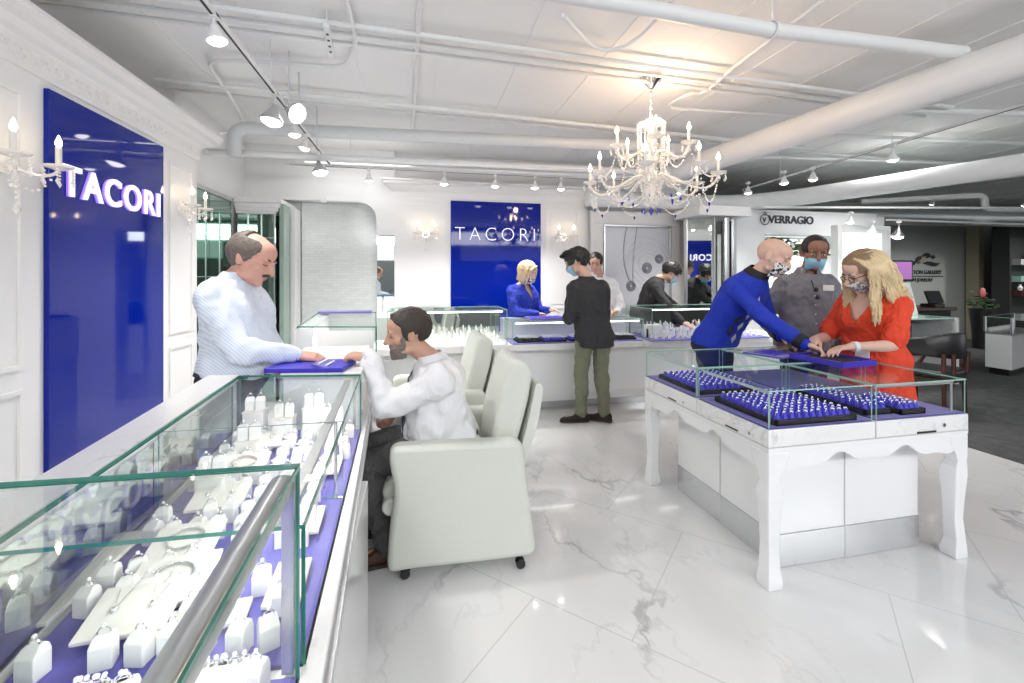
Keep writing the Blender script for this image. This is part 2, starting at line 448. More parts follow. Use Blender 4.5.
# back walls
m = MB().box(-2.08, 6.22, 0, -.3, 6.4, CZ).box(-.3, 6.0, 0, 2.34, 6.4, 2.66).box(-.3, 6.1, 2.66, 2.34, 6.4, CZ).box(2.34, 6.16, 0, 4.1, 6.4, CZ)
struct(m.build('wall_back', W, smooth=False), 'white back wall with a projecting panelled bay')
m = MB(); cornice(m, [(-.3, 6.4), (-.3, 6.0), (2.34, 6.0), (2.34, 6.4)][::-1], [(-o, z - .02) if False else (-o, z - .02) for o, z in CPROF])
m.bm.free(); m = MB()
cornice(m, [(-.3, 6.35), (-.3, 6.0), (2.34, 6.0), (2.34, 6.35)], [(o, z - .0) for o, z in CPROF])
struct(m.build('trim_5', WTRIM, smooth=False), 'stepped cornice over the back bay')
m = MB()
frame(m, 'y', 6.0, -.22, .36, 1.0, 2.42, side=-1); frame(m, 'y', 6.0, 1.76, 2.27, 1.0, 2.42, side=-1)
frame(m, 'y', 6.0, -.15, .29, 1.07, 2.35, w=.01, t=.008, side=-1); frame(m, 'y', 6.0, 1.83, 2.2, 1.07, 2.35, w=.01, t=.008, side=-1)
struct(m.build('trim_6', WTRIM, smooth=False), 'raised panel mouldings on the back bay')
# arched soffit left of the bay: white upper wall with a rounded opening corner
a = aty(385, 207, 6.15)
m = MB()
z_b = 2.42; pts = [(-2.08, CZ), (-2.08, z_b), (-.75, z_b)]
for k in range(7):
    t = k / 6 * PI / 2; pts.append((-.55 + .0 + .2 * math.sin(t) - .0, z_b - .0 - .2 + .2 * math.cos(t) - 0) if False else (-.75 + .22 * math.sin(t), z_b - .22 + .22 * math.cos(t)))
pts += [(-.53, 2.0), (-.3, 2.0), (-.3, CZ)]
m.prism(pts, -6.14, -6.0, Matrix.Rotation(PI / 2, 4, 'X'))
struct(m.build('wall_soffit', W, smooth=False), 'white soffit with a rounded corner left of the bay')
m = MB().box(-1.47, 6.17, .0, -.52, 6.2, 2.42)
struct(m.build('wall_tile', TILEW, smooth=False), 'pearl mosaic tiled wall section')
m = MB().box(-2.08, 5.98, 2.5, -.3, 6.0, 2.62)
m.bm.free()

m = MB().box(-2.6, -3.2, 0, 16.5, -3.0, 2.0).box(-2.6, -3.2, 2.95, 16.5, -3.0, CZ)
for x in (-2.6, .9, 4.4, 7.9, 11.4): m.box(x, -3.2, 2.0, x + .5, -3.0, 2.95)
struct(m.build('wall_front', mat('dark_front_wall', (.16, .165, .17), .7), smooth=False), 'unseen front wall, added dark with high openings to shape the reflections')  # unseen wall, kept dark and opened high for the mirror and panel reflections
# right side walls
m = MB().box(4.42, 5.62, 2.08, 7.05, 6.2, 2.44).box(4.42, 5.62, 0, 5.0, 6.2, 2.08).box(6.30, 5.62, 0, 7.05, 6.2, 2.08).box(5.0, 5.95, 0, 6.30, 6.2, 2.08).box(5.0, 5.62, 0, 6.30, 5.95, .9)
struct(m.build('wall_right', WG, smooth=False), 'glossy white wall with a lit display niche under the store sign')
m = MB().box(7.05, 5.62, 2.55, 13.5, 5.8, CZ)
m.bm.free()
m = MB().box(7.06, 5.62, 0, 7.2, 6.3, 2.4)
struct(m.build('wall_pier', W, smooth=False), 'white pier at the edge of the dark showroom')
m = MB().box(4.4, 8.0, 0, 16.5, 8.3, CZ).box(16.3, 2.5, 0, 16.5, 8.0, CZ)
struct(m.build('wall_far', DARKW, smooth=False), 'grey green wall of the dark showroom')
m = MB().box(-2.6, 8.0, 0, 4.4, 8.3, CZ)
struct(m.build('wall_rear', DARKW, smooth=False))
m = MB()
m.box(13.45, 7.9, 0, 14.3, 7.99, CZ).box(14.9, 7.9, 0, 15.6, 7.99, CZ)
for x in (14.3, 14.85, 15.6): m.box(x, 7.8, 0, x + .08, 7.95, CZ)
struct(m.build('trim_7', DARK, smooth=False), 'black door and window frames of the dark showroom')
# ================================================================ SIGN PANELS, MIRRORS, SCONCES
def wallM(origin, xdir, out):
    """matrix whose x = reading direction, y = up, z = out of the wall"""
    x = V(xdir).normalized(); z = V(out).normalized(); y = z.cross(x)
    return Matrix(((x.x, y.x, z.x, origin[0]), (x.y, y.y, z.y, origin[1]), (x.z, y.z, z.z, origin[2]), (0, 0, 0, 1)))
t = thing('sign_panel', 'tall glossy blue panel with wide glowing letters on the left wall', 'sign panel', (-1.9, 3.28, .9))
MB().box(-1.9, 2.75, .35, -1.875, 3.81, 2.43).build('panel', BLUEG, t, bevel=.002, smooth=False)
M = wallM((-1.872, 3.275, 1.895), (0, 1, 0), (1, 0, 0))
o = text('lettering', 'TACORI', M @ Matrix.Translation((0, 0, .0)), .235, [LETTERV], t, extrude=.012, spacing=1.15, sx=.98, offset=.004)
o = text('lettering', 'TACORI', M @ Matrix.Translation((0, 0, .013)), .235, [LETTER], t, extrude=.006, spacing=1.15, sx=.98, offset=.004)
t = thing('sign_panel', 'tall glossy blue panel with thin white letters on the back wall', 'sign panel', (1.05, 6.0, .9))
MB().box(.43, 5.975, .7, 1.68, 6.0, 2.475).build('panel', BLUEG, t, bevel=.002, smooth=False)
text('lettering', 'TACORI', wallM((1.045, 5.968, 1.945), (1, 0, 0), (0, -1, 0)), .265, [LETTER], t, extrude=.006, spacing=1.35, sx=.95, offset=-.007)

def sconce(c, out, label, scale=1.0):
    """crystal wall sconce with two candles; c = centre on wall, out = wall normal"""
    c = V(c); n = V(out); s = V((0, 0, 1)).cross(n)
    t = thing('wall_sconce', label, 'wall sconce', tuple(c), group=None)
    k = scale
    m = MB().cyl(c, .05 * k, .02 * k, 16, V((0, 0, 1)).rotation_difference(n).to_matrix()); m.ball(c + n * .02 * k, .03 * k, 10)
    m.build('back_plate', CRYS, t)
    for sg in (-1, 1):
        e = c + s * sg * .11 * k + n * .13 * k
        q = [c + n * .02 * k, c + n * .07 * k + s * sg * .02 * k - V((0, 0, .05 * k)), c + n * .12 * k + s * sg * .08 * k - V((0, 0, .06 * k)), e - V((0, 0, .01 * k))]
        MB().tube([bez(q, i / 8) for i in range(9)], .007 * k, 8).build('arm', CRYS, t)
        MB().lathe([(.012, -.012), (.055, .004), (.06, .012), (.05, .010), (.012, .002)], e, 16).build('bobeche', CRYS, t)
        MB().cyl(e, .011 * k, .09 * k, 10).build('candle', CANDLE, t)
        MB().lathe([(.004, 0), (.0125, .014), (.013, .026), (.006, .05), (.001, .062)], e + V((0, 0, .09 * k)), 10).build('bulb', BULB, t)
        m = MB()
        for i in range(6):
            a = i * PI / 3; p = e + V((math.cos(a) * .052 * k, math.sin(a) * .052 * k, 0))
            m = MB()
            for j in range(3): m.ball(p - V((0, 0, .012 + j * .016)), .0055 * k, 6)
            m.lathe([(.001, 0), (.009, -.02), (.001, -.036)], p - V((0, 0, .052)), 6)
            m.build('crystal_drop', CRYS, t)
    m = MB()
    for sg in (-1, 1):
        for i in range(9):
            u = i / 8; p = c + n * (.03 + .1 * u) * k + s * sg * .1 * u * k + V((0, 0, -.02 - .09 * math.sin(u * PI))) * k; m.ball(p, .006 * k, 6)
    for i in range(5): m.ball(c + n * .06 * k - V((0, 0, .06 + i * .022)) * k, (.011 - i * .001) * k, 8)
    m.lathe([(.001, 0), (.016, -.03), (.001, -.055)], c + n * .06 * k - V((0, 0, .17)) * k, 8)
    m.build('bead_garland', CRYS, t)
    return t
def bez(q, t):
    q = [V(p) for p in q]
    while len(q) > 1: q = [lerp(a, b, t) for a, b in zip(q, q[1:])]
    return q[0]
sconce((-1.9, 2.50, 1.99), (1, 0, 0), 'crystal two candle wall sconce left of the left blue panel', 1.15)
sconce((-1.9, 4.12, 2.02), (1, 0, 0), 'crystal two candle wall sconce between the left blue panel and the mirrors')
sconce((.10, 6.0, 2.02), (0, -1, 0), 'crystal two candle wall sconce on the back bay left of the blue panel')
sconce((2.02, 6.0, 2.02), (0, -1, 0), 'crystal two candle wall sconce on the back bay right of the blue panel')

# mirror alcove at left back
t = thing('wall_mirror', 'green tinted mirror panels on the side wall of the alcove', 'mirror', (-2.06, 5.0, 0))
for y0, y1 in ((4.42, 5.0), (5.01, 5.55)):
    m = MB(); m.box(-2.078, y0, .1, -2.06, y1, 2.3); m.build('mirror_pane', MIRG, t, smooth=False)
MB().box(-2.078, 4.4, 2.3, -2.04, 5.56, 2.34).build('top_rail', STEEL, t, smooth=False)
t = thing('mirrored_pilaster', 'mirrored pilaster with a white stepped capital beside the tiled wall', 'pilaster', (-1.8, 5.7, 0))
MB().box(-2.03, 5.62, 0, -1.62, 6.2, 2.18).build('shaft', MIRG, t, bevel=.01, smooth=False)
m = MB()
for i, (o_, z) in enumerate(((.0, 2.18), (.03, 2.21), (.055, 2.25), (.085, 2.30))): m.box(-2.04, 5.62 - o_, z, -1.62 + o_, 6.2, z + .05)
m.build('capital', W, t, bevel=.006, smooth=False)
m = MB()
for x in (-1.92, -1.78, -1.64): m.box(x, 5.612, .1, x + .012, 5.622, 2.18)
for z in (1.0, 1.45, 1.9): m.box(-2.03, 5.612, z, -1.62, 5.622, z + .008)
m.build('pane_joints', STEEL, t, smooth=False)
t = thing('glass_partition', 'upright green edged glass partition beside the tiled wall', 'partition', (-1.53, 5.8, 0))
GPM = mat('grey_green_glass', (.30, .42, .36), .15, coat=.4)
m = MB(); m.box(-1.575, 5.6, 0, -1.53, 5.85, 2.3); m.build('pane', GPM, t, smooth=False)
m = MB(); m.box(-1.54, 5.9, 0, -1.48, 6.15, 2.3); m.build('post', W, t, smooth=False, bevel=.004)
t = thing('wall_mirror', 'narrow strip of mirror between the tiled wall and the back bay', 'mirror', (-.42, 6.1, 0))
MB().box(-.53, 6.12, .3, -.31, 6.14, 2.2).build('pane', MIR, t, smooth=False)
# sprinkler / alarm plate on soffit
t = thing('wall_alarm', 'small round white alarm on the soffit above the tiled wall', 'alarm', tuple(aty(324, 199, 6.0)))
MB().cyl(aty(324, 199, 6.0), .05, .03, 20, R3('X', PI / 2)).build('cover', W, t)
# framed poster
t = thing('framed_poster', 'large white framed grey poster of a pendant necklace and earrings', 'poster', (3.1, 6.16, 1.0))
p0 = aty(608, 226, 6.12); p1 = aty(676, 300, 6.12)
X0, X1, Z1, Z0 = 2.66, 3.76, p0.z + .02, .92
m = MB()
for (a, b, c, d) in ((X0 - .2, X1 + .16, Z1, Z1 + .2), (X0 - .2, X1 + .16, Z0 - .2, Z0), (X0 - .2, X0, Z0, Z1), (X1, X1 + .16, Z0, Z1)): m.box(a, 6.08, c, b, 6.16, d)
m.build('outer_frame', W, t, bevel=.01, smooth=False)
m = MB(); frame(m, 'y', 6.09, X0, X1, Z0, Z1, w=.03, t=.03, side=-1); m.build('inner_frame', STEEL, t, bevel=.004, smooth=False)
MB().box(X0, 6.10, Z0, X1, 6.115, Z1).build('print_sheet', PICT, t, smooth=False)
def pp(px, py): return aty(px, py, 6.095)
m = MB()
for a, b, c in (((628, 222), (618, 262), (631, 283)), ((638, 222), (632, 255), (633, 283))):
    q = [pp(*a), pp(*b), pp(*c)]; m.tube([bez(q, i / 10) for i in range(11)], .006, 5)
for (px, py, r) in ((631, 286, .07), (647, 268, .075), (659, 259, .06)):
    for k in (1, .7, .4): m.torus(pp(px, py), r * k, .010, 18, 5, R3('X', PI / 2))
m.build('printed_necklace', PICG, t)
m = MB()
for k in range(5): m.torus(pp(648, 264) + V((0, .001, 0)), .16 + k * .065, .005, 36, 4, R3('X', PI / 2))
m.build('printed_rings', PICL, t)
# angled mirror columns right of poster
t = thing('mirror_column', 'angled mirror panel in a white frame right of the poster', 'mirror', (3.95, 5.55, 0))
m = MB(); m.slab((3.80, 5.72), (4.0, 5.46), .2, 2.28, .02); m.build('pane', MIR, t, smooth=False)
m = MB(); m.slab((3.775, 5.755), (3.80, 5.72), .2, 2.3, .05); m.build('frame_edge', STEEL, t, smooth=False)
t = thing('mirror_column', 'narrow mirrored column with steel posts left of the store sign wall', 'mirror', (4.12, 5.5, 0))
m = MB(); m.slab((4.01, 5.46), (4.24, 5.56), .2, 2.28, .02); m.build('pane', MIR, t, smooth=False)
for x, w_ in ((4.0, .015), (4.20, .035), (4.31, .04)):
    MB().box(x, 5.40, 0, x + w_, 5.45, 2.28).build('post', STEEL, t, smooth=False)
MB().box(4.36, 5.52, 0, 4.40, 5.6, 2.25).build('edge_strip', MAHOG, t, smooth=False)
struct(MB().box(3.7, 5.3, 2.29, 4.5, 5.9, 2.42).build('trim_8', W, smooth=False), 'white fascia over the mirror columns')
# Verragio sign and niche
c = aty(790, 222, 5.6)
t = thing('store_sign', 'dark raised store lettering with a round emblem on the white header', 'sign', (c.x, 5.62, c.z))
text('lettering', 'VERRAGIO', wallM((aty(792, 223.5, 5.6).x, 5.61, aty(792, 223.5, 5.6).z), (1, 0, 0), (0, -1, 0)), .165, [LETD], t, extrude=.008, spacing=1.0, offset=.002)
e = aty(765, 219.5, 5.6)
m = MB(); m.torus(e, .075, .007, 28, 6, R3('X', PI / 2)); m.torus(e + V((0, 0, .085)), .022, .005, 12, 5, R3('X', PI / 2)); m.build('emblem_ring', LETD, t)
text('emblem_letter', 'V', wallM((e.x, 5.61, e.z - .04), (1, 0, 0), (0, -1, 0)), .11, [LETD], t, extrude=.006)
t = thing('light_box', 'glowing white back of the display niche under the store sign', 'light box', (5.65, 5.94, .9))
MB().box(5.01, 5.925, .92, 6.29, 5.945, 2.07).build('diffuser', BACKLIT, t, smooth=False)
m = MB(); frame(m, 'y', 5.925, 5.01, 6.29, .92, 2.07, w=.03, t=.04, side=-1); m.build('frame', W, t, smooth=False)
t = thing('flower_garland', 'garland of dark leaves and cream blossoms along the niche top', 'garland', (5.75, 5.8, 1.85))
ml, mf = MB(), MB()
for i in range(300):
    x = random.uniform(5.05, 6.25); q = V((x, random.uniform(5.70, 5.84), 1.90 + .06 * math.sin(x * 5) + random.gauss(0, .05)))
    R_ = Matrix.Rotation(random.uniform(0, 6.3), 3, 'Z') @ Matrix.Rotation(random.uniform(-1, 1), 3, 'X')
    ml.ball(q, (.045, .018, .012), 6, R_)
for i in range(36):
    x = random.uniform(5.05, 6.25); q = V((x, random.uniform(5.66, 5.72), 1.90 + .06 * math.sin(x * 5) + random.gauss(0, .04)))
    for k in range(5): mf.ball(q + V((math.cos(k * 1.26) * .018, -.005, math.sin(k * 1.26) * .018)), (.014, .008, .014), 6)
    mf.ball(q, .01, 6)
ml.build('leaves', LEAFM, t); mf.build('blossoms', FLOWW, t)
t = thing('backlit_display', 'white framed backlit panel beside the dark showroom opening', 'light panel', (7.0, 5.3, 0))
a0 = aty(838, 226, 5.3); a1 = aty(891, 226, 5.3); b0 = aty(843, 232, 5.3); b1 = aty(882, 232, 5.3)
m = MB()
for (p, q, r, s_) in ((a0.x, b0.x, .1, a0.z + .02), (b1.x, a1.x, .1, a0.z + .02), (b0.x, b1.x, b0.z, a0.z + .02), (b0.x, b1.x, .1, .9)): m.box(p, 5.3, r, q, 5.42, s_)
m.build('frame', W, t, bevel=.008, smooth=False)
MB().box(b0.x - .02, 5.35, .85, b1.x + .02, 5.37, b0.z + .02).build('diffuser', BACKLIT, t, smooth=False)

# ================================================================ CEILING SERVICES
def pipe(name, pts, r, label, m_=None, cat='pipe', seg=16, rings=0, ringpts=None):
    t = thing(name, label, cat, tuple(V(pts[0])))
    MB().tube(pts, r, seg, balls=len(pts) > 2 and False).build('run', m_ or PIPEM, t)
    if rings:
        a, b = V(pts[0]), V(pts[-1]); d = (b - a).normalized()
        for i in range(rings):
            p = lerp(a, b, (i + .7) / (rings + .4))
            m = MB(); m.torus(p, r * 1.12, .012, 18, 6, V((0, 0, 1)).rotation_difference(d).to_matrix()); m.cyl(p + V((0, 0, r)), .006, max(.02, CZ - p.z - r), 8)
            m.build('hanger', PIPEG, t)
    return t
def smoothp(pts, n=6, rad=.35):
    out = []; P = [V(p) for p in pts]
    out.append(P[0])
    for i in range(1, len(P) - 1):
        a = P[i] + (P[i - 1] - P[i]).normalized() * min(rad, (P[i - 1] - P[i]).length * .45); b = P[i] + (P[i + 1] - P[i]).normalized() * min(rad, (P[i + 1] - P[i]).length * .45)
        out += [bez([a, P[i], b], k / n) for k in range(n + 1)]
    out.append(P[-1]); return out
Z = lambda x, y, z: tuple(atz(x, y, z))
pipe('ceiling_pipe', [Z(470, -22, 2.9), Z(770, 30, 2.9), (3.45, 2.2, 2.9)], .042, 'slim white pipe crossing in front above the chandelier', seg=20, rings=0)
p = atz(772, 30, 2.9); t = thing('pipe_hanger', 'white ring and rod holding the slim front pipe', 'hanger', tuple(p)); m = MB(); m.torus(p, .05, .008, 20, 6, R3('Y', PI / 2)); m.cyl(p + V((0, 0, .05)), .005, CZ - 2.95, 8); m.build('ring', PIPEM, t)
pipe('large_duct_pipe', [(3.10, 5.60, 2.725), (3.12, 4.6, 2.74), (3.62, 1.0, 2.76)], .125, 'broad white pipe running toward the camera right of the chandelier', seg=28, rings=0)
pipe('large_duct_pipe', smoothp([(2.3, 5.82, 2.55), (4.9, 5.85, 2.55), (6.9, 1.4, 2.63)], 10, .9), .115, 'second broad white pipe bending above the store sign', seg=24)
pipe('ceiling_pipe', smoothp([(-1.72, 4.70, 2.60), (-1.72, 4.70, 2.88), (2.0, 4.48, 2.88), (2.93, 4.45, 2.88)], 6, .12), .062, 'long grey white pipe crossing the room above the back counter', PIPEG, seg=18)
pipe('ceiling_pipe', [(-2.05, 4.95, 2.70), (2.95, 4.82, 2.70)], .035, 'thin white pipe under the long grey pipe at the back', seg=14)
pipe('ceiling_pipe', [(-1.3, 5.6, 2.78), (2.93, 5.45, 2.78)], .03, 'thin white pipe close to the back bay cornice', seg=12)
for i, (a, b, lab) in enumerate((((-2.24, 2.86, 3.04), (4.9, 3.20, 3.04), 'foremost of the three parallel ceiling conduits'), ((-2.2, 2.98, 3.04), (4.9, 3.32, 3.04), 'middle of the three parallel ceiling conduits'), ((-2.2, 3.10, 3.04), (4.9, 3.44, 3.04), 'rearmost of the three parallel ceiling conduits'))):
    pipe('conduit', [a, b], .016, lab, cat='conduit', seg=8)
pipe('conduit', [(-2.05, 4.05, 3.03), (4.6, 4.55, 3.03)], .020, 'white conduit crossing behind the three parallel conduits', cat='conduit', seg=8)
pipe('conduit', [(-2.05, 4.3, 3.05), (9, 5.0, 3.05)], .014, 'thin conduit nearest the long grey pipe', cat='conduit', seg=8)
pipe('conduit', smoothp([Z(168, 352 - 222, 3.0), Z(250, 135, 3.0), Z(233, 100, 3.02), Z(205, 60, 3.04), Z(270, 62, 3.04), Z(345, 68, 3.04), Z(357, 40, 3.04), Z(340, -20, 3.04)], 6, .15), .016, 'white conduit looping at the left of the ceiling', cat='conduit', seg=8)
pipe('conduit', smoothp([Z(563, 15, 3.04), Z(600, 55, 3.04), Z(640, 40, 3.04), Z(680, -10, 3.04)], 8, .5), .013, 'conduit bending over the chandelier canopy', cat='conduit', seg=8)
pipe('conduit', smoothp([Z(800, 116, 3.04), Z(662, 108, 3.04), Z(690, 92, 3.04), Z(704, 94, 3.04), Z(730, 70, 3.04), Z(850, -20, 3.04)], 6, .2), .013, 'angled conduit right of the chandelier canopy', cat='conduit', seg=8)
pipe('conduit', [Z(420, -10, 3.05), Z(413, 135, 3.05)], .018, 'straight conduit running along the middle of the ceiling', cat='conduit', seg=8)
for k, (x0, y0, lab) in enumerate(((3.9, 4.0, 'nearer cross conduit right of the broad pipe'), (3.9, 4.9, 'farther cross conduit right of the broad pipe'))):
    pipe('conduit', smoothp([(x0, y0 + .5, 3.03), (x0 + .5, y0 + .1, 3.03), (10, y0 - .4, 3.03)], 6, .3), .022, lab, cat='conduit', seg=8)
pipe('conduit', [(4.0, 3.4, 3.03), (10, 2.6, 3.03)], .03, 'thick cross conduit at the upper right of the ceiling', cat='conduit', seg=10)
# perforated strut bracket on the left conduits
p = atz(327, 30, 2.98); t = thing('strut_bracket', 'short perforated metal strut bracket under the left conduits', 'bracket', tuple(p))
m = MB(); q = atz(331, 52, 2.98); d = (q - p); 
m.cbox(lerp(p, q, .5), (.04, d.length + .12, .025), rz=math.atan2(-d.x, d.y)); m.build('strut', PIPEM, t, bevel=.004, smooth=False)
m = MB()
for k in range(4): m.cbox(lerp(p, q, .1 + .27 * k) - V((0, 0, .0135)), (.016, .02, .002), rz=math.atan2(-d.x, d.y))
m.build('slots', BLACK, t, smooth=False)
MB().cyl((p.x, p.y, p.z), .006, CZ - p.z, 8).build('hanger', PIPEM, t)
for k, (px, y0, y1) in enumerate(((289, 51, 96), (299, 72, 115), (317, 103, 140))):
    z0 = 2.65; d_ = atz(px, y0, 3.1); 
    t = thing('threaded_rod', ['longest', 'middle', 'shortest'][k] + ' of the three grey rods hanging beside the left track', 'rod', tuple(d_))
    MB().cyl((d_.x, d_.y, CZ - .42), .006, .42, 8).build('rod', PIPEG, t)
# dark showroom duct
pipe('spiral_duct', [(7.3, 6.9, 2.62), (13.5, 6.3, 2.6)], .17, 'grey ribbed ventilation duct in the dark showroom', DUCT, cat='duct', seg=24)
pipe('ceiling_pipe', smoothp([(7.2, 6.0, 2.7), (8.6, 5.2, 2.72), (8.6, 5.2, 2.5), (12.6, 4.6, 2.5)], 5, .1), .045, 'white elbowed pipe before the dark showroom', seg=16)
struct(MB().box(7.2, 5.55, 2.33, 15.3, 5.60, 2.36).build('trim_9', W, smooth=False), 'white rail across the dark showroom opening')
pipe('cable_tray', [(4.7, 5.3, 2.42), (10.5, 4.2, 2.42)], .016, 'thin white track rail before the store sign', cat='rail', seg=8)

# track lights
def track(a, b, label):
    t = thing('light_track', label, 'light track', a)
    a, b = V(a), V(b); d = (b - a); L = d.length; ang = math.atan2(-d.x, d.y)
    MB().cbox(lerp(a, b, .5), (.035, L, .022), rz=ang).build('rail', W, t, smooth=False, bevel=.003)
    MB().cbox(lerp(a, b, .5) - V((0, 0, .012)), (.012, L * .98, .002), rz=ang).build('slot', DARK, t, smooth=False)
    for k in range(3):
        p = lerp(a, b, (k + .5) / 3); MB().cyl(p, .004, CZ - p.z, 6).build('hanger', PIPEM, t)
    return t
def spot_head(p, aim, label, big=False, watt=0, hang=.0, warm=False):
    p = V(p); aim = V(aim).normalized()
    t = thing('track_spotlight', label, 'spotlight', tuple(p))
    k = 1.6 if big else 1.0
    MB().cbox(p, (.035, .05, .03)).build('mount', W, t, bevel=.004, smooth=False)
    q = p - V((0, 0, .05 * k))
    MB().tube([p, p + aim.cross(V((0, 0, 1))) * .02 - V((0, 0, .03 * k)), q], .005, 6).build('stem', W, t)
    R_ = V((0, 0, -1)).rotation_difference(aim).to_matrix()
    r = .048 * k
    prof = [(.018, .0), (.022, -.02), (r * .6, -.04 * k), (r * .95, -.065 * k), (r, -.075 * k), (r * .97, -.08 * k), (r * .9, -.078 * k)]
    MB().lathe(prof, q, 20, R_).build('lamp_housing', STEEL if big else W, t)
    MB().lathe([(0, -.100 * k), (r * .4, -.097 * k), (r * .75, -.088 * k), (r * .90, -.079 * k), (r * .90, -.070 * k)], q, 20, R_).build('lamp_face', BULBW, t)
    if watt:
        l = bpy.data.lights.new('spot', 'SPOT'); l.energy = watt; l.spot_size = 1.7; l.spot_blend = 1; l.shadow_soft_size = .06; l.color = (1, .97, .93)
        lo = bpy.data.objects.new('spot_lamp', l); link(lo); lo.location = q + aim * .14 * k; lo.rotation_euler = V((0, 0, -1)).rotation_difference(aim).to_euler()
        lo.parent = t; lo.matrix_parent_inverse = base_inv(t)
    return t
track((-1.0, 1.2, 2.78), (-1.0, 5.5, 2.75), 'white light track running over the left counter')
WATT = 56
spot_head((-1.0, 2.48, 2.76), (.2, 0, -1), 'small white spotlight nearest the soffit on the left track', watt=WATT)
spot_head((-1.0, 3.45, 2.76), (-.15, -.1, -1), 'big silver reflector lamp facing down on the left track', big=True, watt=WATT)
spot_head((-.97, 3.62, 2.80), (.75, -.5, -.45), 'big silver reflector lamp tilted sideways on the left track', big=True, watt=WATT * .6)
spot_head((-1.0, 3.95, 2.75), (.05, 0, -1), 'small white spotlight just behind the two big reflector lamps', watt=WATT)
spot_head((-1.0, 4.35, 2.75), (-.2, 0, -1), 'small white spotlight second from the far end of the left track', watt=WATT)
spot_head((-1.0, 4.85, 2.72), (.2, -.1, -1), 'silver spotlight at the far end of the left track', big=True, watt=WATT)
track((-1.4, 5.2, 2.68), (2.6, 5.2, 2.68), 'white light track across the front of the back bay')
for x, big, lab in ((-.54, 0, 'small spotlight above the tiled wall'), (.30, 1, 'silver spotlight above the left side of the back bay'), (.90, 0, 'small spotlight above the letters of the back panel'), (1.39, 0, 'small spotlight above the right edge of the back panel'), (1.72, 1, 'silver spotlight above the right sconce of the back bay')):
    spot_head((x, 5.2, 2.66), (0, .1, -1), lab, big=False, watt=WATT)
track((4.35, 1.2, 2.78), (4.75, 5.75, 2.72), 'white light track right of the broad pipe')
for (px, py, lab, wt) in ((680, 183, 'small spotlight between the chandelier and the broad pipe', WATT * 1.5), (748, 183, 'star bright spotlight above the mirror columns', WATT), (784, 172, 'small spotlight right of the star bright one', WATT), (813, 168, 'twin bright spotlight above the store sign', WATT), (893, 146, 'spotlight hanging right of the twin bright one', WATT)):
    p = atz(px, py, 2.66); spot_head(tuple(p), (.1, .1, -1), lab, watt=wt)
for (px, py, lab, wt) in ((851, 213, 'white spotlight on the rail left of the backlit panel', 0), (873, 222, 'spotlight in front of the backlit panel', WATT), (899, 222, 'white spotlight before the dark showroom', WATT)):
    p = aty(px, py, 4.9); spot_head(tuple(p), (-.1, .1, -1), lab, big=px == 899, watt=wt * .5)
# ================================================================ GLASS CASES AND COUNTERS
def gpanel_h(poly, z, t, name, parent, edge=GLE):
    return MB().prism(poly, z - t, z, side=1).build(name, [GL, edge], parent, smooth=False)
def gpanel_v(a, b, z0, z1, t, name, parent, edge=GLE):
    return MB().slab(a, b, z0, z1, t, edge=1).build(name, [GL, edge], parent, smooth=False)
def inset(poly, d):
    c = V((sum(p[0] for p in poly) / len(poly), sum(p[1] for p in poly) / len(poly)))
    out = []
    n = len(poly)
    for i in range(n):
        p = V(poly[i][:2]); a = (V(poly[i - 1][:2]) - p).normalized(); b = (V(poly[(i + 1) % n][:2]) - p).normalized()
        k = a.x * b.y - a.y * b.x
        out.append(tuple(p + (a + b) * d / max(.3, abs(k))))
    return out
def glass_case(name, label, poly, z0, z1, t=.008, skip=(), floor_m=BLUEV, edge=GLE, base=None, group=None, wood=MARB):
    """poly: 4 xy corners anticlockwise; glass box standing on a base slab"""
    c = V((sum(p[0] for p in poly) / 4, sum(p[1] for p in poly) / 4))
    th = thing(name, label, 'display case', (c.x, c.y, base if base is not None else z0), group=group)
    if base is not None:
        MB().prism(poly if True else poly, base, z0).build('base_tray', wood, th, bevel=.003, smooth=False)
    MB().prism(inset(poly, .012), z0, z0 + .006).build('velvet_floor', floor_m, th, smooth=False)
    g = inset(poly, .006)
    gpanel_h(g, z1, t, 'glass_top', th, edge)
    n = len(g)
    for i in range(n):
        if i in skip: continue
        gpanel_v(inset(poly, .010)[i], inset(poly, .010)[(i + 1) % n], z0, z1 - t, t, 'glass_side', th, edge)
    return th

# ---- left counter
def LX(kind, y):
    return {'back': -.943 + (2.28 - y) * .095, 'front': -.804 + (2.25 - y) * .069, 'glass': -.250 + (2.154 - y) * .043, 'rail': -.245 + (2.3 - y) * .055}[kind]
t = thing('display_counter', 'long white counter base with marble deck running along the left', 'counter', (-.55, .9, 0))
yN, yK, yF = -.7, 1.80, 2.28
MB().prism([(LX('back', yN) - .0, yN), (-.14 - .03, yN), (-.19, yK), (LX('back', yK), yK)], .0, .66).build('body', WG, t, bevel=.004, smooth=False)
MB().prism([(-.95, yK), (-.60, yK), (-.62, 3.05), (-.70, 3.05), (-.64, 2.29), (-.95, 2.29)], 0, .66).build('recessed_body', WG, t, smooth=False)
MB().prism([(LX('back', yN), yN), (LX('rail', yN), yN), (LX('rail', 3.0), 3.0), (-.70, 3.0), (-.64, 2.29), (-.95, 2.29)], .66, .742).build('base_frame', MARB, t, bevel=.004, smooth=False)
m = MB()
m.prism([(LX('rail', yN), yN), (LX('rail', yN) + .012, yN), (LX('rail', 3.0) + .012, 3.0), (LX('rail', 3.0), 3.0)], .70, .72)
m.build('chrome_strip', STEEL, t, smooth=False)
MB().prism([(LX('back', yN), yN), (LX('front', yN), yN), (LX('front', yF), 2.25), (LX('back', yF), 2.28)], .972, 1.0).build('deck', MARB, t, bevel=.003, smooth=False)
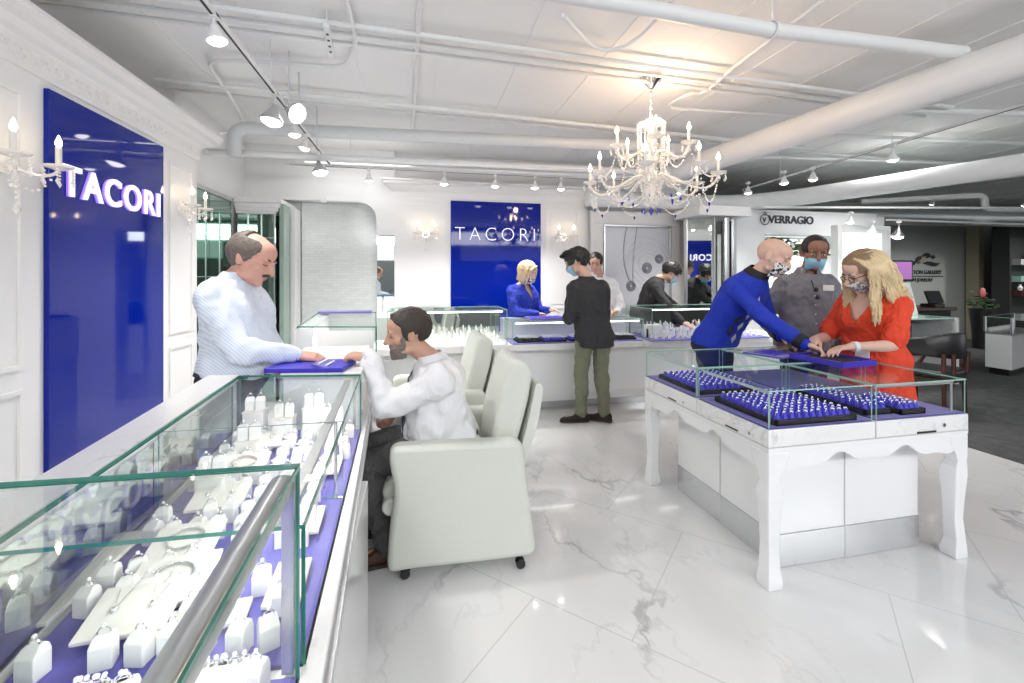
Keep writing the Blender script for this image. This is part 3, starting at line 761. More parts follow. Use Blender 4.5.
m = MB(); m.prism([(LX('back', yN) + .01, yN), (LX('front', yN) - .012, yN), (LX('front', 2.24) - .012, 2.24), (LX('back', 2.24) + .01, 2.27)], .742, .972); m.build('deck_body', WG, t, smooth=False)
m = MB(); m.prism([(LX('front', yN) - .012, yN), (LX('front', yN) - .006, yN), (LX('front', 2.24) - .006, 2.235), (LX('front', 2.24) - .012, 2.235)], .75, .965); m.build('mirror_back', MIR, t, smooth=False)
# marble section past the glass
t = thing('counter_section', 'plain white marble topped counter block between the left and corner cases', 'counter', (-.5, 2.65, .742))
MB().prism([(-.62, 2.26), (-.27, 2.205), (-.32, 3.05), (-.70, 3.05)], .742, .975).build('body', WG, t, bevel=.003, smooth=False)
MB().prism([(-.63, 2.25), (-.262, 2.19), (-.31, 3.055), (-.71, 3.055)], .975, 1.0).build('top', MARB, t, bevel=.003, smooth=False)

P = [(LX('front', -.4), -.4), (-.155, -.4), (-.198, .852), (LX('front', .86), .875)]
tall = glass_case('display_case', 'foremost and tallest glass case on the left counter, crossed by a grey light tube', P, .742, 1.12, t=.0075)
m = MB(); m.tube([(-.192, -.35, 1.086), (-.232, .835, 1.086)], .021, 20); m.build('light_tube', STEEL, tall)
m = MB(); m.slab((-.225, .845), (-.225, .865), .75, 1.1, .02); m.build('corner_post', STEEL, tall, smooth=False)
m = MB(); m.box(-.43, -.35, .748, -.425, .86, .7495); m.build('floor_seam', DARK, tall, smooth=False)
P = [(LX('front', .88), .880), (LX('glass', .86), .860), (LX('glass', 2.15), 2.154), (LX('front', 2.25), 2.245)]
mid = glass_case('display_case', 'long glass case on the left counter ending beside the two men', P, .742, 1.0, t=.0075)
m = MB(); m.prism([(-.265, .9), (-.235, .9), (-.295, 2.1), (-.322, 2.1)], .976, .988); m.build('light_bar', STEEL, mid, smooth=False, bevel=.003)
m = MB()
for (x, y) in ((-.283, 2.12), (-.257, 1.50), (-.235, .90)): m.cyl((x, y, .748), .006, .24, 10)
m.build('support_posts', CHROME, mid)
gpanel_v((LX('front', 1.5), 1.502), (LX('glass', 1.5) - .012, 1.492), .75, .99, .008, 'glass_divider', mid)
# blade corner clips (white dots in the photo are reflections of lamps)
for nm, pts_ in (('tall', 1),):
    pass

# ---- display stands
def ring_geo(m, c, R=.0095, M=None, gem=True):
    c = V(c); Q = (M if M is not None else Matrix.Identity(3)) @ R3('X', PI / 2)
    m.mi = 0; m.torus(c, R, .0014, 14, 5, Q)
    if gem:
        m.mi = 1; m.ball(c + Q @ V((0, R + .003, 0)), .0042, 6)
    m.mi = 0
def make_ring_stand():
    t = thing('ring_stand', 'small white block ring stand', 'ring stand', (0, 0, 0))
    m = MB(); m.loft([[V((x * w, y * d + o, z)) for x, y in ((-1, -1), (1, -1), (1, 1), (-1, 1))] for (w, d, o, z) in ((.018, .016, 0, 0), (.018, .016, 0, .042), (.016, .010, .004, .052), (.012, .006, .005, .056))])
    m.build('block', STANDW, t, bevel=.002, smooth=False)
    m = MB(); ring_geo(m, (0, .002, .058)); m.build('ring', [SILV, GEM], t)
    return t
def make_bust():
    t = thing('ring_stand', 'tapered white finger ring stand', 'ring stand', (0, 0, 0))
    m = MB(); m.lathe([(.018, 0), (.019, .006), (.012, .016), (.011, .06), (.008, .075), (.001, .08)], seg=12); m.build('finger', STANDW, t)
    m = MB(); ring_geo(m, (0, 0, .052), .0115, R3('X', PI / 2)); m.build('ring', [SILV, GEM], t)
    return t
protoA = make_ring_stand(); protoB = make_bust()
usedA = [0, 0]
def place(proto, x, y, z, rz, label, group, idx):
    c = proto if usedA[idx] == 0 else copy_tree(proto)
    usedA[idx] = 1
    c.location = (x, y, z); c.rotation_euler = (0, 0, rz); c['label'] = label; c['group'] = group
    return c
# prototype parts carry an identity parent inverse (prototype built at the origin)
def board(poly_c, w, d, z, rz, tilt, label, m_=STANDC, leg=.03, jewel=None):
    t = thing('display_board', label, 'display board', (poly_c[0], poly_c[1], z))
    Mx = Matrix.Translation((poly_c[0], poly_c[1], z + leg)) @ Matrix.Rotation(rz, 4, 'Z') @ Matrix.Rotation(tilt, 4, 'X')
    MB().box(-w / 2, -d / 2, 0, w / 2, d / 2, .009, Mx).build('board', m_, t, bevel=.002, smooth=False)
    MB().box(-w * .3, -d * .3, -leg - .0, w * .3, d * .3, .0, Matrix.Translation((poly_c[0], poly_c[1], z + leg)) @ Matrix.Rotation(rz, 4, 'Z')).build('support', m_, t, bevel=.002, smooth=False)
    if jewel == 'bracelet':
        m = MB()
        for k in range(44):
            a = k * 2 * PI / 44; m.ball(Mx @ V((math.cos(a) * w * .26, math.sin(a) * d * .28, .013)), .0034, 6)
        b = m.build('bracelet', SILV, None, origin=(poly_c[0], poly_c[1], z + leg)); tag(b, 'bracelet on the ' + label, 'bracelet')
    if jewel == 'pendants':
        for s_ in (-1, 1):
            m = MB(); p = Mx @ V((s_ * w * .22, 0, .011)); m.tube([Mx @ V((s_ * w * .22 - .012, d * .4, .011)), p, Mx @ V((s_ * w * .22 + .012, d * .4, .011))], .001, 5); m.ball(p, .007, 8)
            b = m.build('pendant', SILV, None, origin=tuple(p)); tag(b, ('left' if s_ < 0 else 'right') + ' pendant on the ' + label, 'pendant')
    return t
FL = .748
b = atz(172, 578, .79); board((b.x, b.y), .16, .135, FL, .10, .18, 'square ivory board lying nearest the grey light tube', leg=.035, jewel='bracelet')
b = atz(190, 618, .77); board((b.x + .01, b.y), .19, .07, FL, .10, 0, 'low ivory ledge in front of the bracelet board', leg=.012)
b = atz(28, 592, .79); board((b.x - .02, b.y + .02), .15, .15, FL, -.05, .15, 'square ivory board at the very left of the nearest case', leg=.04, jewel='bracelet')
b = atz(58, 580, .77); board((b.x + .01, b.y + .03), .13, .33, FL, -.02, 0, 'long ivory ledge under the leftmost bracelet board', leg=.01)
b = atz(120, 505, .77); board((b.x - .03, b.y + .05), .09, .36, FL, .06, 0, 'long ivory ledge along the back of the nearest case', leg=.015)
LG = 'white block ring stands in the nearest left case'
tallpts = [(127, 668), (152, 652), (118, 690), (170, 620), (207, 524), (193, 530), (240, 512), (225, 530), (208, 592), (196, 606), (238, 640), (258, 622), (216, 664), (243, 678), (270, 600), (262, 582), (200, 640), (185, 665), (168, 690), (250, 560), (276, 640), (283, 560), (280, 610)]
for (px, py) in tallpts:
    p = atz(px, py, FL); p = V((min(p.x, -.235), min(p.y, .82), FL))
    place(protoA, p.x, p.y, FL, random.uniform(-.3, .5), 'white block ring stand in the foremost tall case', LG, 0)
for (px, py) in ((20, 545), (36, 535), (52, 525), (70, 515), (88, 505), (102, 498), (112, 505), (78, 528), (60, 540), (12, 560)):
    p = atz(px, py, .79); p = V((max(p.x, -.70 + .0), min(p.y, .84), 0))
    place(protoA, p.x, p.y, FL + .024 if False else FL, random.uniform(-.3, .5), 'white block ring stand in the foremost tall case', LG, 0)
LG2 = 'white block ring stands in the long left case'
random.seed(12)
y = .93
row = 0
while y < 2.10:
    if row % 3 == 1:
        x0 = LX('front', y); 
        board((x0 + .16, y + .02), .15, .12, FL, .06, .2, ['ivory board in the long left case, closest to the tall case', 'ivory board in the middle of the long left case', 'ivory board in the long left case nearest the standing man', 'ivory board at the far end of the long left case', 'last ivory board of the long left case before the pad'][row // 3 % 5], leg=.03, jewel='pendants' if row % 2 else 'bracelet')
        xs = [x0 + .28 + .052 * k for k in range(4)]
    else:
        x0 = LX('front', y) + .05; xs = [x0 + .055 * k for k in range(9)]
    for x in xs:
        if x > LX('glass', y) - .045 or random.random() < .08: continue
        place(protoA, x + random.uniform(-.008, .008), y + random.uniform(-.012, .012), FL, random.uniform(-.35, .45), 'white block ring stand in the long left case', LG2, 0)
    y += .080; row += 1

for (x, y, w_, d_, rz, lab) in ((-.246, .56, .07, .36, .05, 'long cream board lying flat against the glass of the foremost tall case'), (-.285, 1.08, .075, .15, .05, 'cream board against the front glass of the long case, nearest the tall case'), (-.30, 1.34, .07, .14, .05, 'cream board against the front glass of the long case, second from the tall case'), (-.31, 1.72, .07, .16, .05, 'cream board against the front glass of the long case, just past the divider'), (-.325, 1.98, .06, .12, .05, 'cream board against the front glass at the far end of the long case')):
    board((x, y), w_, d_, FL, rz, 0, lab, leg=.012, m_=STANDC)
for (x, y, h, lab) in ((-.68, 2.08, .13, 'white riser block in the back far corner of the long left case'), (-.56, 2.06, .10, 'white riser block second from the back at the far end of the long left case'), (-.44, 2.05, .14, 'white riser block at the middle of the far end of the long left case'), (-.35, 1.99, .09, 'white riser block nearest the front glass at the far end of the long left case'), (-.63, 1.86, .08, 'low white riser block standing before the far end row'), (-.64, 1.58, .07, 'low white riser block just past the glass divider')):
    t = thing('display_riser', lab, 'riser', (x, y, FL))
    MB().box(x - .04, y - .035, FL, x + .04, y + .035, FL + h).build('block', STANDW, t, bevel=.004, smooth=False)
    MB().box(x - .042, y - .037, FL + h, x + .042, y + .037, FL + h + .004).build('top_plate', STANDC, t, smooth=False)
    for dx in (-.02, .02): place(protoA, x + dx, y, FL + h + .004, .2, 'white block ring stand on top of a riser block', 'white block ring stands on the risers', 0)

# ---- corner case
P = [(-.80, 3.19), (-.262, 3.075), (-.38, 4.36), (-.92, 4.45)]
t = thing('display_counter', 'white lit corner counter under the tall case behind the seated man', 'counter', (-.6, 4.0, 0))
MB().prism([(-.80, 3.10), (-.30, 3.07), (-.40, 4.40), (-.92, 4.45)], 0, .75).build('body', WG, t, bevel=.004, smooth=False)
corner = glass_case('display_case', 'tall glass corner case with a glowing white interior', P, .75, 1.12, floor_m=STANDW)
MB().prism([(-.81, 3.20), (-.69, 3.17), (-.80, 4.36), (-.93, 4.45)], .756, 1.105).build('back_box', WG, corner, smooth=False)
MB().prism([(-.66, 3.16), (-.29, 3.10), (-.29, 3.11), (-.66, 3.17)], .76, 1.09).build('white_liner', STANDW, corner, smooth=False)
MB().prism([(-.88, 4.25), (-.41, 4.17), (-.42, 4.33), (-.89, 4.42)], 1.121, 1.14).build('velvet_cover', mat('dusky_purple_pad', (.14, .13, .32), .7), corner, smooth=False)

# ---- back counter
t = thing('display_counter', 'long white back counter with panelled front and mirrored plinth', 'counter', (1.8, 4.8, 0))
MB().box(-.45, 4.62, .10, 4.4, 5.05, .69).build('body', WG, t, bevel=.004, smooth=False)
MB().box(-.45, 4.42, .69, 4.4, 5.05, .755).build('ledge', MARB, t, bevel=.004, smooth=False)
MB().box(-.45, 4.70, .0, 4.4, 5.0, .10).build('plinth', STEELM, t, smooth=False)
for i in range(4):
    a = -.38 + i * 1.2; m = MB(); frame(m, 'y', 4.62, a, a + 1.12, .17, .62, w=.018, t=.012, side=-1); m.build('panel_moulding', WTRIM, t, bevel=.003, smooth=False)
MB().box(.93, 4.86, .755, 2.44, 5.05, .985).build('service_deck', WG, t, bevel=.003, smooth=False)
def rect(x0, y0, x1, y1): return [(x0, y0), (x1, y0), (x1, y1), (x0, y1)]
backL = glass_case('display_case', 'tall glass case of white ring stands below the blue back panel', rect(-.30, 4.43, .90, 4.98), .755, 1.12, floor_m=STANDW, edge=GLEL)
MB().box(-.30, 4.96, .755, .90, 4.98, 1.11).build('mirror_back', MIR, backL, smooth=False)
MB().box(-.25, 4.47, 1.09, .85, 4.49, 1.10).build('light_bar', BARW, backL, smooth=False)
backM = glass_case('display_case', 'low glass case of ring trays where the man in the dark jacket stands', rect(.94, 4.43, 2.42, 4.86), .755, .99, edge=GLEL)
MB().box(.99, 4.46, .965, 2.37, 4.475, .975).build('light_bar', BARW, backM, smooth=False)
backR = glass_case('display_case', 'tall glass case at the right end of the back counter', rect(2.46, 4.35, 4.0, 4.98), .755, 1.11, edge=GLEL)
MB().box(2.5, 4.93, .755, 3.98, 4.96, 1.10).build('mirror_back', MIR, backR, smooth=False)
MB().box(2.5, 4.40, 1.085, 3.95, 4.415, 1.095).build('light_bar', BARW, backR, smooth=False)
random.seed(3)
for (x0, x1, y0, y1, lab, g) in ((-.22, .86, 4.52, 4.9, 'white finger ring stand in the back case behind the white chairs', 'white finger ring stands in the back case'), (2.56, 3.95, 4.45, 4.85, 'white finger ring stand in the right back case', 'white finger ring stands in the right back case')):
    nx = 15 if x0 < 0 else 17
    for i in range(nx):
        for j in range(4):
            place(protoB, lerp(x0, x1, (i + .5) / nx) + random.uniform(-.012, .012), lerp(y0, y1, (j + .5) / 4) + random.uniform(-.02, .02), .761, random.uniform(0, 3), lab, g, 1).scale = (1, 1, random.uniform(.8, 1.5))
# ring trays of the low back case
def ring_tray(c, w, d, rz, label, nx, ny, foam=BLUEF, z=.754, rings=True, fr=BLACKF, group=None, rlabel=None):
    t = thing('ring_tray', label, 'ring tray', (c[0], c[1], z))
    Mx = Matrix.Translation((c[0], c[1], z)) @ Matrix.Rotation(rz, 4, 'Z')
    m = MB(); h = .028; e = .012
    m.box(-w / 2, -d / 2, 0, w / 2, d / 2, .008, Mx)
    for (a, b_, c_, d_) in ((-w / 2, -d / 2, w / 2, -d / 2 + e), (-w / 2, d / 2 - e, w / 2, d / 2), (-w / 2, -d / 2, -w / 2 + e, d / 2), (w / 2 - e, -d / 2, w / 2, d / 2)): m.box(a, b_, 0, c_, d_, h, Mx)
    m.build('tray_frame', fr, t, bevel=.002, smooth=False)
    m = MB(); m.box(-w / 2 + e, -d / 2 + e, .008, w / 2 - e, d / 2 - e, .02, Mx)
    pos = []
    for i in range(nx):
        for j in range(ny):
            x = lerp(-w / 2 + e, w / 2 - e, (i + .5) / nx); y_ = lerp(-d / 2 + e, d / 2 - e, (j + .5) / ny)
            m.lathe([(.018, .018), (.0155, .032), (.0095, .046), (.001, .050)], Mx @ V((x, y_, 0)), 8, Matrix.Rotation(rz, 3, 'Z'))
            pos.append(Mx @ V((x, y_, 0)))
    m.build('ring_cushion', foam, t)
    return pos
PR = None
def put_rings(pos, label, group):
    global PR
    for p in pos:
        if PR is None:
            m = MB(); ring_geo(m, (0, 0, 0), .0100); m.mi = 1; m.ball((-.005, 0, .0125), .003, 6); m.ball((.005, 0, .0125), .003, 6)
            o = m.build('ring', [SILV, GEM], None); PR = o
        else: o = PR.copy(); COL.objects.link(o)
        o.location = p + V((0, 0, .043)); o.rotation_euler = (random.uniform(-.3, .3), random.uniform(-.25, .25), random.uniform(-.9, .9)); o['label'] = label; o['category'] = 'ring'; o['group'] = group
m = MB()
pats = []
for i, (x0, x1, lab) in enumerate(((1.02, 1.26, 'first from the left'), (1.29, 1.55, 'second from the left'), (1.92, 2.12, 'third from the left'), (2.14, 2.36, 'fourth from the left'))):
    pats += ring_tray(((x0 + x1) / 2, 4.62), x1 - x0, .24, 0, 'black tray of rings in the low back case, ' + lab, 6, 6, foam=BLACKF if i != 1 else BLUEF)
pats += ring_tray((1.74, 4.60), .28, .22, 0, 'violet tray of rings in the low back case behind the man in the dark jacket', 6, 5)
for p in pats:
    m.mi = 0; m.torus(p + V((0, 0, .046)), .0125, .0022, 10, 4, R3('X', PI / 2)); m.mi = 1; m.ball(p + V((0, 0, .060)), .0065, 6); m.mi = 0
o = m.build('rings', [SILV, GEM], None); tag(o, 'small diamond rings filling the trays of the low back case', 'rings', kind='stuff')

# ================================================================ DISPLAY TABLE
TX0, TX1, TY0, TY1 = 1.575, 2.775, 1.745, 2.885
t = thing('display_table', 'white ornate display table with scalloped apron and curved legs', 'table', ((TX0 + TX1) / 2, (TY0 + TY1) / 2, 0))
def leg(cx, cy, sx, sy):
    m = MB(); secs = []
    for z, w, o in ((0, .078, 0), (.03, .082, 0), (.09, .066, .004), (.20, .060, .012), (.30, .066, .008), (.42, .082, .0), (.47, .078, 0), (.50, .062, .002), (.54, .078, 0), (.58, .105, 0), (.64, .12, 0)):
        x0, y0 = cx + sx * o, cy + sy * o
        secs.append([V((x0 + sx * a * w, y0 + sy * b * w, z)) for a, b in ((0, 0), (1, 0), (1, 1), (0, 1))])
    m.loft(secs); m.build('leg', WG, t, bevel=.006, smooth=False)
for cx, sx in ((TX0, 1), (TX1, -1)):
    for cy, sy in ((TY0, 1), (TY1, -1)): leg(cx, cy, sx, sy)
def apron(L):
    pts = [(0, .662)]; n = 40
    bot = []
    for i in range(n + 1):
        u = i / n; s_ = abs(u - .5) * 2
        z = .585 - .022 * math.cos(s_ * PI * 3) * (1 if s_ < .95 else 1) - .030 * (s_ ** 2) + (.012 * math.cos(s_ * PI * 6))
        bot.append((u * L, z))
    return [(0, .662)] + bot + [(L, .662)]
for (a, b_) in (((TX0 + .012, TY0 + .012), (TX1 - .012, TY0 + .012)), ((TX0 + .012, TY1 - .012), (TX1 - .012, TY1 - .012)), ((TX0 + .012, TY0 + .012), (TX0 + .012, TY1 - .012)), ((TX1 - .012, TY0 + .012), (TX1 - .012, TY1 - .012))):
    d = V((b_[0] - a[0], b_[1] - a[1], 0)); L = d.length; d.normalize(); n = V((-d.y, d.x, 0))
    Mx = Matrix(((d.x, 0, n.x, a[0]), (d.y, 0, n.y, a[1]), (0, 1, 0, 0), (0, 0, 0, 1)))
    MB().prism(apron(L), -.008, .008, Mx).build('apron', WG, t, smooth=False)
MB().box(TX0, TY0, .64, TX1, TY1, .664).build('table_frame', WG, t, bevel=.003, smooth=False)
MB().box(TX0 - .001, TY0 - .001, .660, TX1 + .001, TY1 + .001, .6645).build('shadow_joint', GREYC, t, smooth=False)  # grey band puts the shadow line under the case bases into colour
CX0, CX1, CY0, CY1 = 1.745, 2.640, 1.885, 2.735
MB().box(CX0, CY0, .165, CX1, CY1, .64).build('cabinet', WG, t, bevel=.002, smooth=False)
MB().box(CX0 - .003, CY0 - .003, 0, CX1 + .003, CY1 + .003, .165).build('plinth', STEELM, t, bevel=.002, smooth=False)
m = MB(); mx = 2.155
m.box(mx, CY0 - .004, .0, mx + .004, CY0 + .001, .60); m.box(CX0 - .004, 2.30, .0, CX0 + .001, 2.304, .60); m.build('panel_joints', GREYC, t, smooth=False)
XM, YM = 2.185, 2.285
cases = [((TX0, TY0, XM - .004, YM), 'near left glass case of the display table with the large ring tray', 'FL'), ((XM + .004, TY0, TX1, YM), 'near right glass case of the display table with a short ring tray', 'FR'),
         ((TX0, YM + .006, XM - .004, TY1), 'far left glass case of the display table', 'BL'), ((XM + .004, YM + .006, TX1, TY1), 'far right glass case of the display table, behind the open blue ring box', 'BR')]
for (r, lab, k) in cases:
    P = rect(*r)
    th = glass_case('display_case', lab, P, .745, .924, t=.006, base=.664, edge=GLEL)
    x0, y0, x1, y1 = r
    if k in ('FL', 'BL'):
        m = MB(); m.box(x0 - .003, y0 + .2, .672, x0 + .001, y0 + .29, .679); m.build('finger_pull', BLACK, th, smooth=False)
        m = MB(); m.cyl((x0, y0 + .12, .690), .007, .004, 12, R3('Y', -PI / 2)); m.build('lock', CHROME, th)
    if k in ('FR',):
        m = MB(); m.box(x0 + .25, y0 - .003, .667, x0 + .37, y0 + .001, .676); m.build('finger_pull', BLACK, th, smooth=False)
        m = MB(); m.cyl((x0 + .42, y0, .700), .010, .005, 12, R3('X', PI / 2)); m.build('lock', CHROME, th)
        m = MB(); m.cyl((x1 - .07, y0 + .03, .75), .006, .16, 10); m.tube([(x0 + .02, y0 + .035, .905), (x1 - .06, y0 + .035, .905)], .010, 10); m.build('light_rail', STEEL, th)
    else:
        m = MB(); m.tube([(x0 + .03, y0 + .03, .908), (x0 + .03, y1 - .03, .908)] if k != 'BR' else [(x0 + .03, y1 - .03, .908), (x1 - .03, y1 - .03, .908)], .008, 10); m.cyl((x0 + .03, y0 + .03, .75), .005, .16, 8); m.build('light_rail', STEEL, th)
random.seed(21)
GR = 'rings in the trays of the display table'
put_rings(ring_tray((1.865, 1.985), .46, .44, 0, 'large black edged ring tray in the near left case of the display table', 11, 11, z=.752), 'diamond ring in the large near left tray of the display table', 'rings in the near left tray')
put_rings(ring_tray((1.83, 2.56), .40, .46, 0, 'black edged ring tray in the far left case of the display table', 9, 10, z=.752), 'diamond ring in the far left tray of the display table', 'rings in the far left tray')
put_rings(ring_tray((2.285, 2.03), .17, .44, .0, 'narrow ring tray beside the centre joint of the display table', 4, 11, z=.752), 'diamond ring in the narrow tray beside the table centre joint', 'rings in the narrow tray')
put_rings(ring_tray((2.465, 1.90), .16, .24, .0, 'short ring tray at the near right of the display table', 4, 6, z=.752), 'diamond ring in the short near right tray', 'rings in the short right tray')
# blue ring box on the table
t = thing('ring_box', 'open royal blue ring box on the display table under the joined hands', 'ring box', (2.45, 2.33, .924))
rzb = .10
Mx = Matrix.Translation((2.50, 2.27, .925)) @ Matrix.Rotation(rzb, 4, 'Z')
m = MB(); m.box(-.14, -.17, 0, .14, .17, .022, Mx)
for (a, b_, c_, d_) in ((-.14, -.17, .14, -.155), (-.14, .155, .14, .17), (-.14, -.17, -.125, .17), (.125, -.17, .14, .17)): m.box(a, b_, .022, c_, d_, .034, Mx)
m.build('box', BLUEP, t, bevel=.003, smooth=False)
m = MB(); m.box(-.10, -.12, .022, .10, .12, .027, Mx); m.build('lining', BLACKF, t, smooth=False)
Ml = Matrix.Translation((2.35, 2.55, .925)) @ Matrix.Rotation(rzb + .25, 4, 'Z')
MB().box(-.13, -.11, 0, .13, .15, .012, Ml).build('lid_flap', BLUEV, t, bevel=.003, smooth=False)
m = MB()
for k in range(3): m.box(-.10 + k * .07, -.06, .012, -.05 + k * .07, .09, .018, Ml)
m.build('ring_pads', BLUEP, t, bevel=.002, smooth=False)
# blue pad at left counter
t = thing('presentation_pad', 'royal blue presentation pad between the two seated and standing men', 'pad', (-.46, 2.33, 1.0))
t['label'] = 'royal blue presentation pad with an open ring case beneath the two men\'s hands'
Mx = Matrix.Translation((-.50, 2.34, 1.001)) @ Matrix.Rotation(-.15, 4, 'Z')
MB().box(-.19, -.11, 0, .17, .12, .022, Mx).build('pad', BLUEP, t, bevel=.004, smooth=False)
Ml = Mx @ Matrix.Translation((.04, -.02, .022)) @ Matrix.Rotation(.28, 4, 'Y')
MB().box(-.02, -.08, 0, .15, .08, .012, Ml).build('raised_flap', BLUEV, t, bevel=.003, smooth=False)
m = MB()
for k in range(4): m.box(.0 + k * .035, -.06, .012, .008 + k * .035, .06, .018, Ml)
m.build('white_slots', PAPER, t, smooth=False)
# violet pad of the back assistant
t = thing('presentation_pad', 'violet presentation pad on the low back case before the woman in blue', 'pad', (1.35, 4.66, .99))
MB().box(1.16, 4.52, .991, 1.58, 4.80, 1.012).build('pad', BLUEV, t, bevel=.003, smooth=False)
m = MB()
for k in range(5): m.box(1.19 + k * .075, 4.56, 1.012, 1.24 + k * .075, 4.76, 1.018)
m.build('pad_inserts', BLUEP, t, bevel=.002, smooth=False)
t = thing('price_card', 'small white card block at the left corner of the right back case', 'card', (2.62, 4.55, .761))
MB().box(2.55, 4.62, .762, 2.75, 4.72, .90).build('card', PAPER, t, bevel=.003, smooth=False)
MB().box(2.545, 4.60, .762, 2.56, 4.62, .86).build('clip', BLACK, t, smooth=False)

# ================================================================ WHITE ARMCHAIRS
def sprofile(pts, y0, y1, mats, name, parent, bevel, label=None):
    m = MB(); m.prism([(p[0], p[1]) for p in pts], -y1, -y0, Matrix.Rotation(PI / 2, 4, 'X'))
    return m.build(name, mats, parent, bevel=bevel, smooth=True, seg=4, label=label)
def rnd(pts, r=.05, n=4):
    P = [V((p[0], p[1])) for p in pts]; out = []
    for i, p in enumerate(P):
        a, b_ = P[i - 1], P[(i + 1) % len(P)]
        ra = min(r, (a - p).length * .45); rb = min(r, (b_ - p).length * .45)
        A = p + (a - p).normalized() * ra; B = p + (b_ - p).normalized() * rb
        for k in range(n + 1):
            t_ = k / n; out.append(tuple((A * (1 - t_) + p * t_) * (1 - t_) + (p * (1 - t_) + B * t_) * t_))
    return out
ch = thing('armchair', 'pale leather armchair on castors holding the bearded man', 'armchair', (.2, 2.45, 0))
side = rnd([(-.125, .655), (.515, .637), (.53, .45), (.585, .055), (.30, .058), (-.05, .068), (-.145, .060), (-.13, .28), (-.105, .45), (-.135, .58)], .06)
sprofile(side, 2.135, 2.235, LEATH, 'side_panel', ch, .028)
sprofile(side, 2.70, 2.80, LEATH, 'side_panel', ch, .028)
sprofile(rnd([(-.12, .33), (.42, .33), (.42, .46), (-.12, .47), (-.17, .42), (-.17, .37)], .04), 2.225, 2.71, LEATH, 'seat', ch, .03)
sprofile(rnd([(.355, .44), (.385, .68), (.43, .86), (.475, 1.0), (.525, 1.025), (.595, .96), (.57, .80), (.50, .55), (.48, .42)], .05), 2.25, 2.68, LEATH, 'backrest', ch, .045)
sprofile(rnd([(.48, .42), (.56, .70), (.605, .905), (.645, .875), (.615, .70), (.535, .45)], .03), 2.23, 2.70, LEATH, 'back_shell', ch, .02)
sprofile(rnd([(-.10, .10), (.52, .10), (.52, .34), (-.10, .34)], .02), 2.23, 2.71, LEATH, 'seat_base', ch, .01)
m = MB(); m.tube([(-.128, 2.19, .345), (-.128, 2.74, .345)], .042, 14); m.build('front_roll', LEATH, ch, bevel=.01)
m = MB()
for k in range(1):
    m.tube([(.385, 2.27, .62), (.40, 2.46, .63), (.385, 2.66, .62)], .006, 6)
m.build('seam', LEATH, ch)
for (x, y_) in ((-.06, 2.20), (.50, 2.16), (-.06, 2.72), (.50, 2.72)):
    c = MB(); c.cyl((x, y_ - .010, .024), .023, .010, 14, R3('X', PI / 2)); c.cyl((x, y_ + .018, .024), .023, .010, 14, R3('X', PI / 2)); c.cyl((x, y_ + .005, .03), .008, .05, 8)
    c.build('castor', BLACK, ch)
c2 = copy_tree(ch); c2.location = (.15, 3.42, 0); c2.rotation_euler = (0, 0, .05); c2['label'] = 'empty white armchair between the seated man and the back counter'

# ================================================================ DARK SHOWROOM
def blackchair(loc, rz, label):
    t = thing('armchair', label, 'armchair', loc, rz)
    Mx = Matrix.Translation(loc) @ Matrix.Rotation(rz, 4, 'Z')
    def B(m, nm, ma, bev=0.0, seg=3):
        m.bm.transform(Mx); return m.build(nm, ma, t, bevel=bev, seg=seg)
    m = MB(); m.prism(rnd([(-.27, -.24), (.27, -.24), (.25, .26), (-.25, .26)], .12, 5), .40, .48); B(m, 'seat', BLEATH, .025)
    m = MB(); secs = []
    for i in range(15):
        a = -PI * .5 + (i / 14 - .5) * PI * 1.15; cx_, cy_ = math.cos(a) * .30, math.sin(a) * .27 + .02; h = .075 + .06 * math.cos((i / 14 - .5) * PI); zc = .72 + .02 * math.cos((i / 14 - .5) * PI)
        n = V((math.cos(a), math.sin(a), 0))
        secs.append([V((cx_, cy_, zc)) + n * (dx * .022) + V((0, 0, dz * h)) for dx, dz in ((-1, -.9), (-.4, -1), (.6, -1), (1, -.8), (1.1, .8), (.5, 1), (-.5, 1), (-1, .9))])
    m.loft(secs); B(m, 'backrest', BLEATH, .008)
    for sx in (-1, 1):
        m = MB(); m.tube([(sx * .24, -.20, 0), (sx * .23, -.19, .4), (sx * .26, -.20, .66)], [.018, .022, .02], 8); B(m, 'leg', MAHOG)
        m = MB(); m.tube([(sx * .24, .22, 0), (sx * .23, .21, .42), (sx * .285, .10, .68)], [.018, .022, .02], 8); B(m, 'leg', MAHOG)
        m = MB(); m.tube([(sx * .15, -.24, .44), (sx * .17, -.245, .66)], .02, 8); B(m, 'back_upright', MAHOG)
    m = MB(); m.box(-.24, -.21, .34, .24, .22, .40); B(m, 'seat_rail', MAHOG, .01)
    return t
blackchair((5.44, 3.76, 0), .25, 'black leather armchair with dark wood legs right of the woman in orange')
blackchair((4.86, 4.15, 0), -.3, 'black leather armchair half hidden behind the woman in orange')
t = thing('showroom_counter', 'glass fronted counter with dark trays behind the black chairs', 'counter', (6.7, 4.9, 0))
MB().box(5.5, 4.72, .0, 7.1, 5.2, .42).build('base', GREYC, t, smooth=False)
MB().box(5.5, 4.58, .42, 7.12, 5.2, .50).build('shelf', MAHOG, t, bevel=.01, smooth=False)
MB().box(5.5, 5.15, .5, 7.12, 5.2, .90).build('back', mat('slate_liner', (.12, .15, .19), .35), t, smooth=False)
MB().box(5.5, 4.62, .88, 7.12, 5.2, .90).build('glass_top', [GLEL], t, smooth=False)
MB().box(5.5, 4.62, .5, 7.10, 4.63, .88).build('glass_front', GL, t, smooth=False)
MB().box(7.10, 4.60, 0, 7.15, 5.2, .90).build('end_panel', W, t, smooth=False)
m = MB(); m.box(6.25, 4.64, .5, 6.29, 4.66, .88); m.build('divider', W, t, smooth=False)
m = MB()
for i in range(3): m.box(5.55 + i * .5, 4.70, .505, 5.98 + i * .5, 4.95, .53)
m.build('trays', BLACKF, t, smooth=False)
m = MB(); random.seed(9)
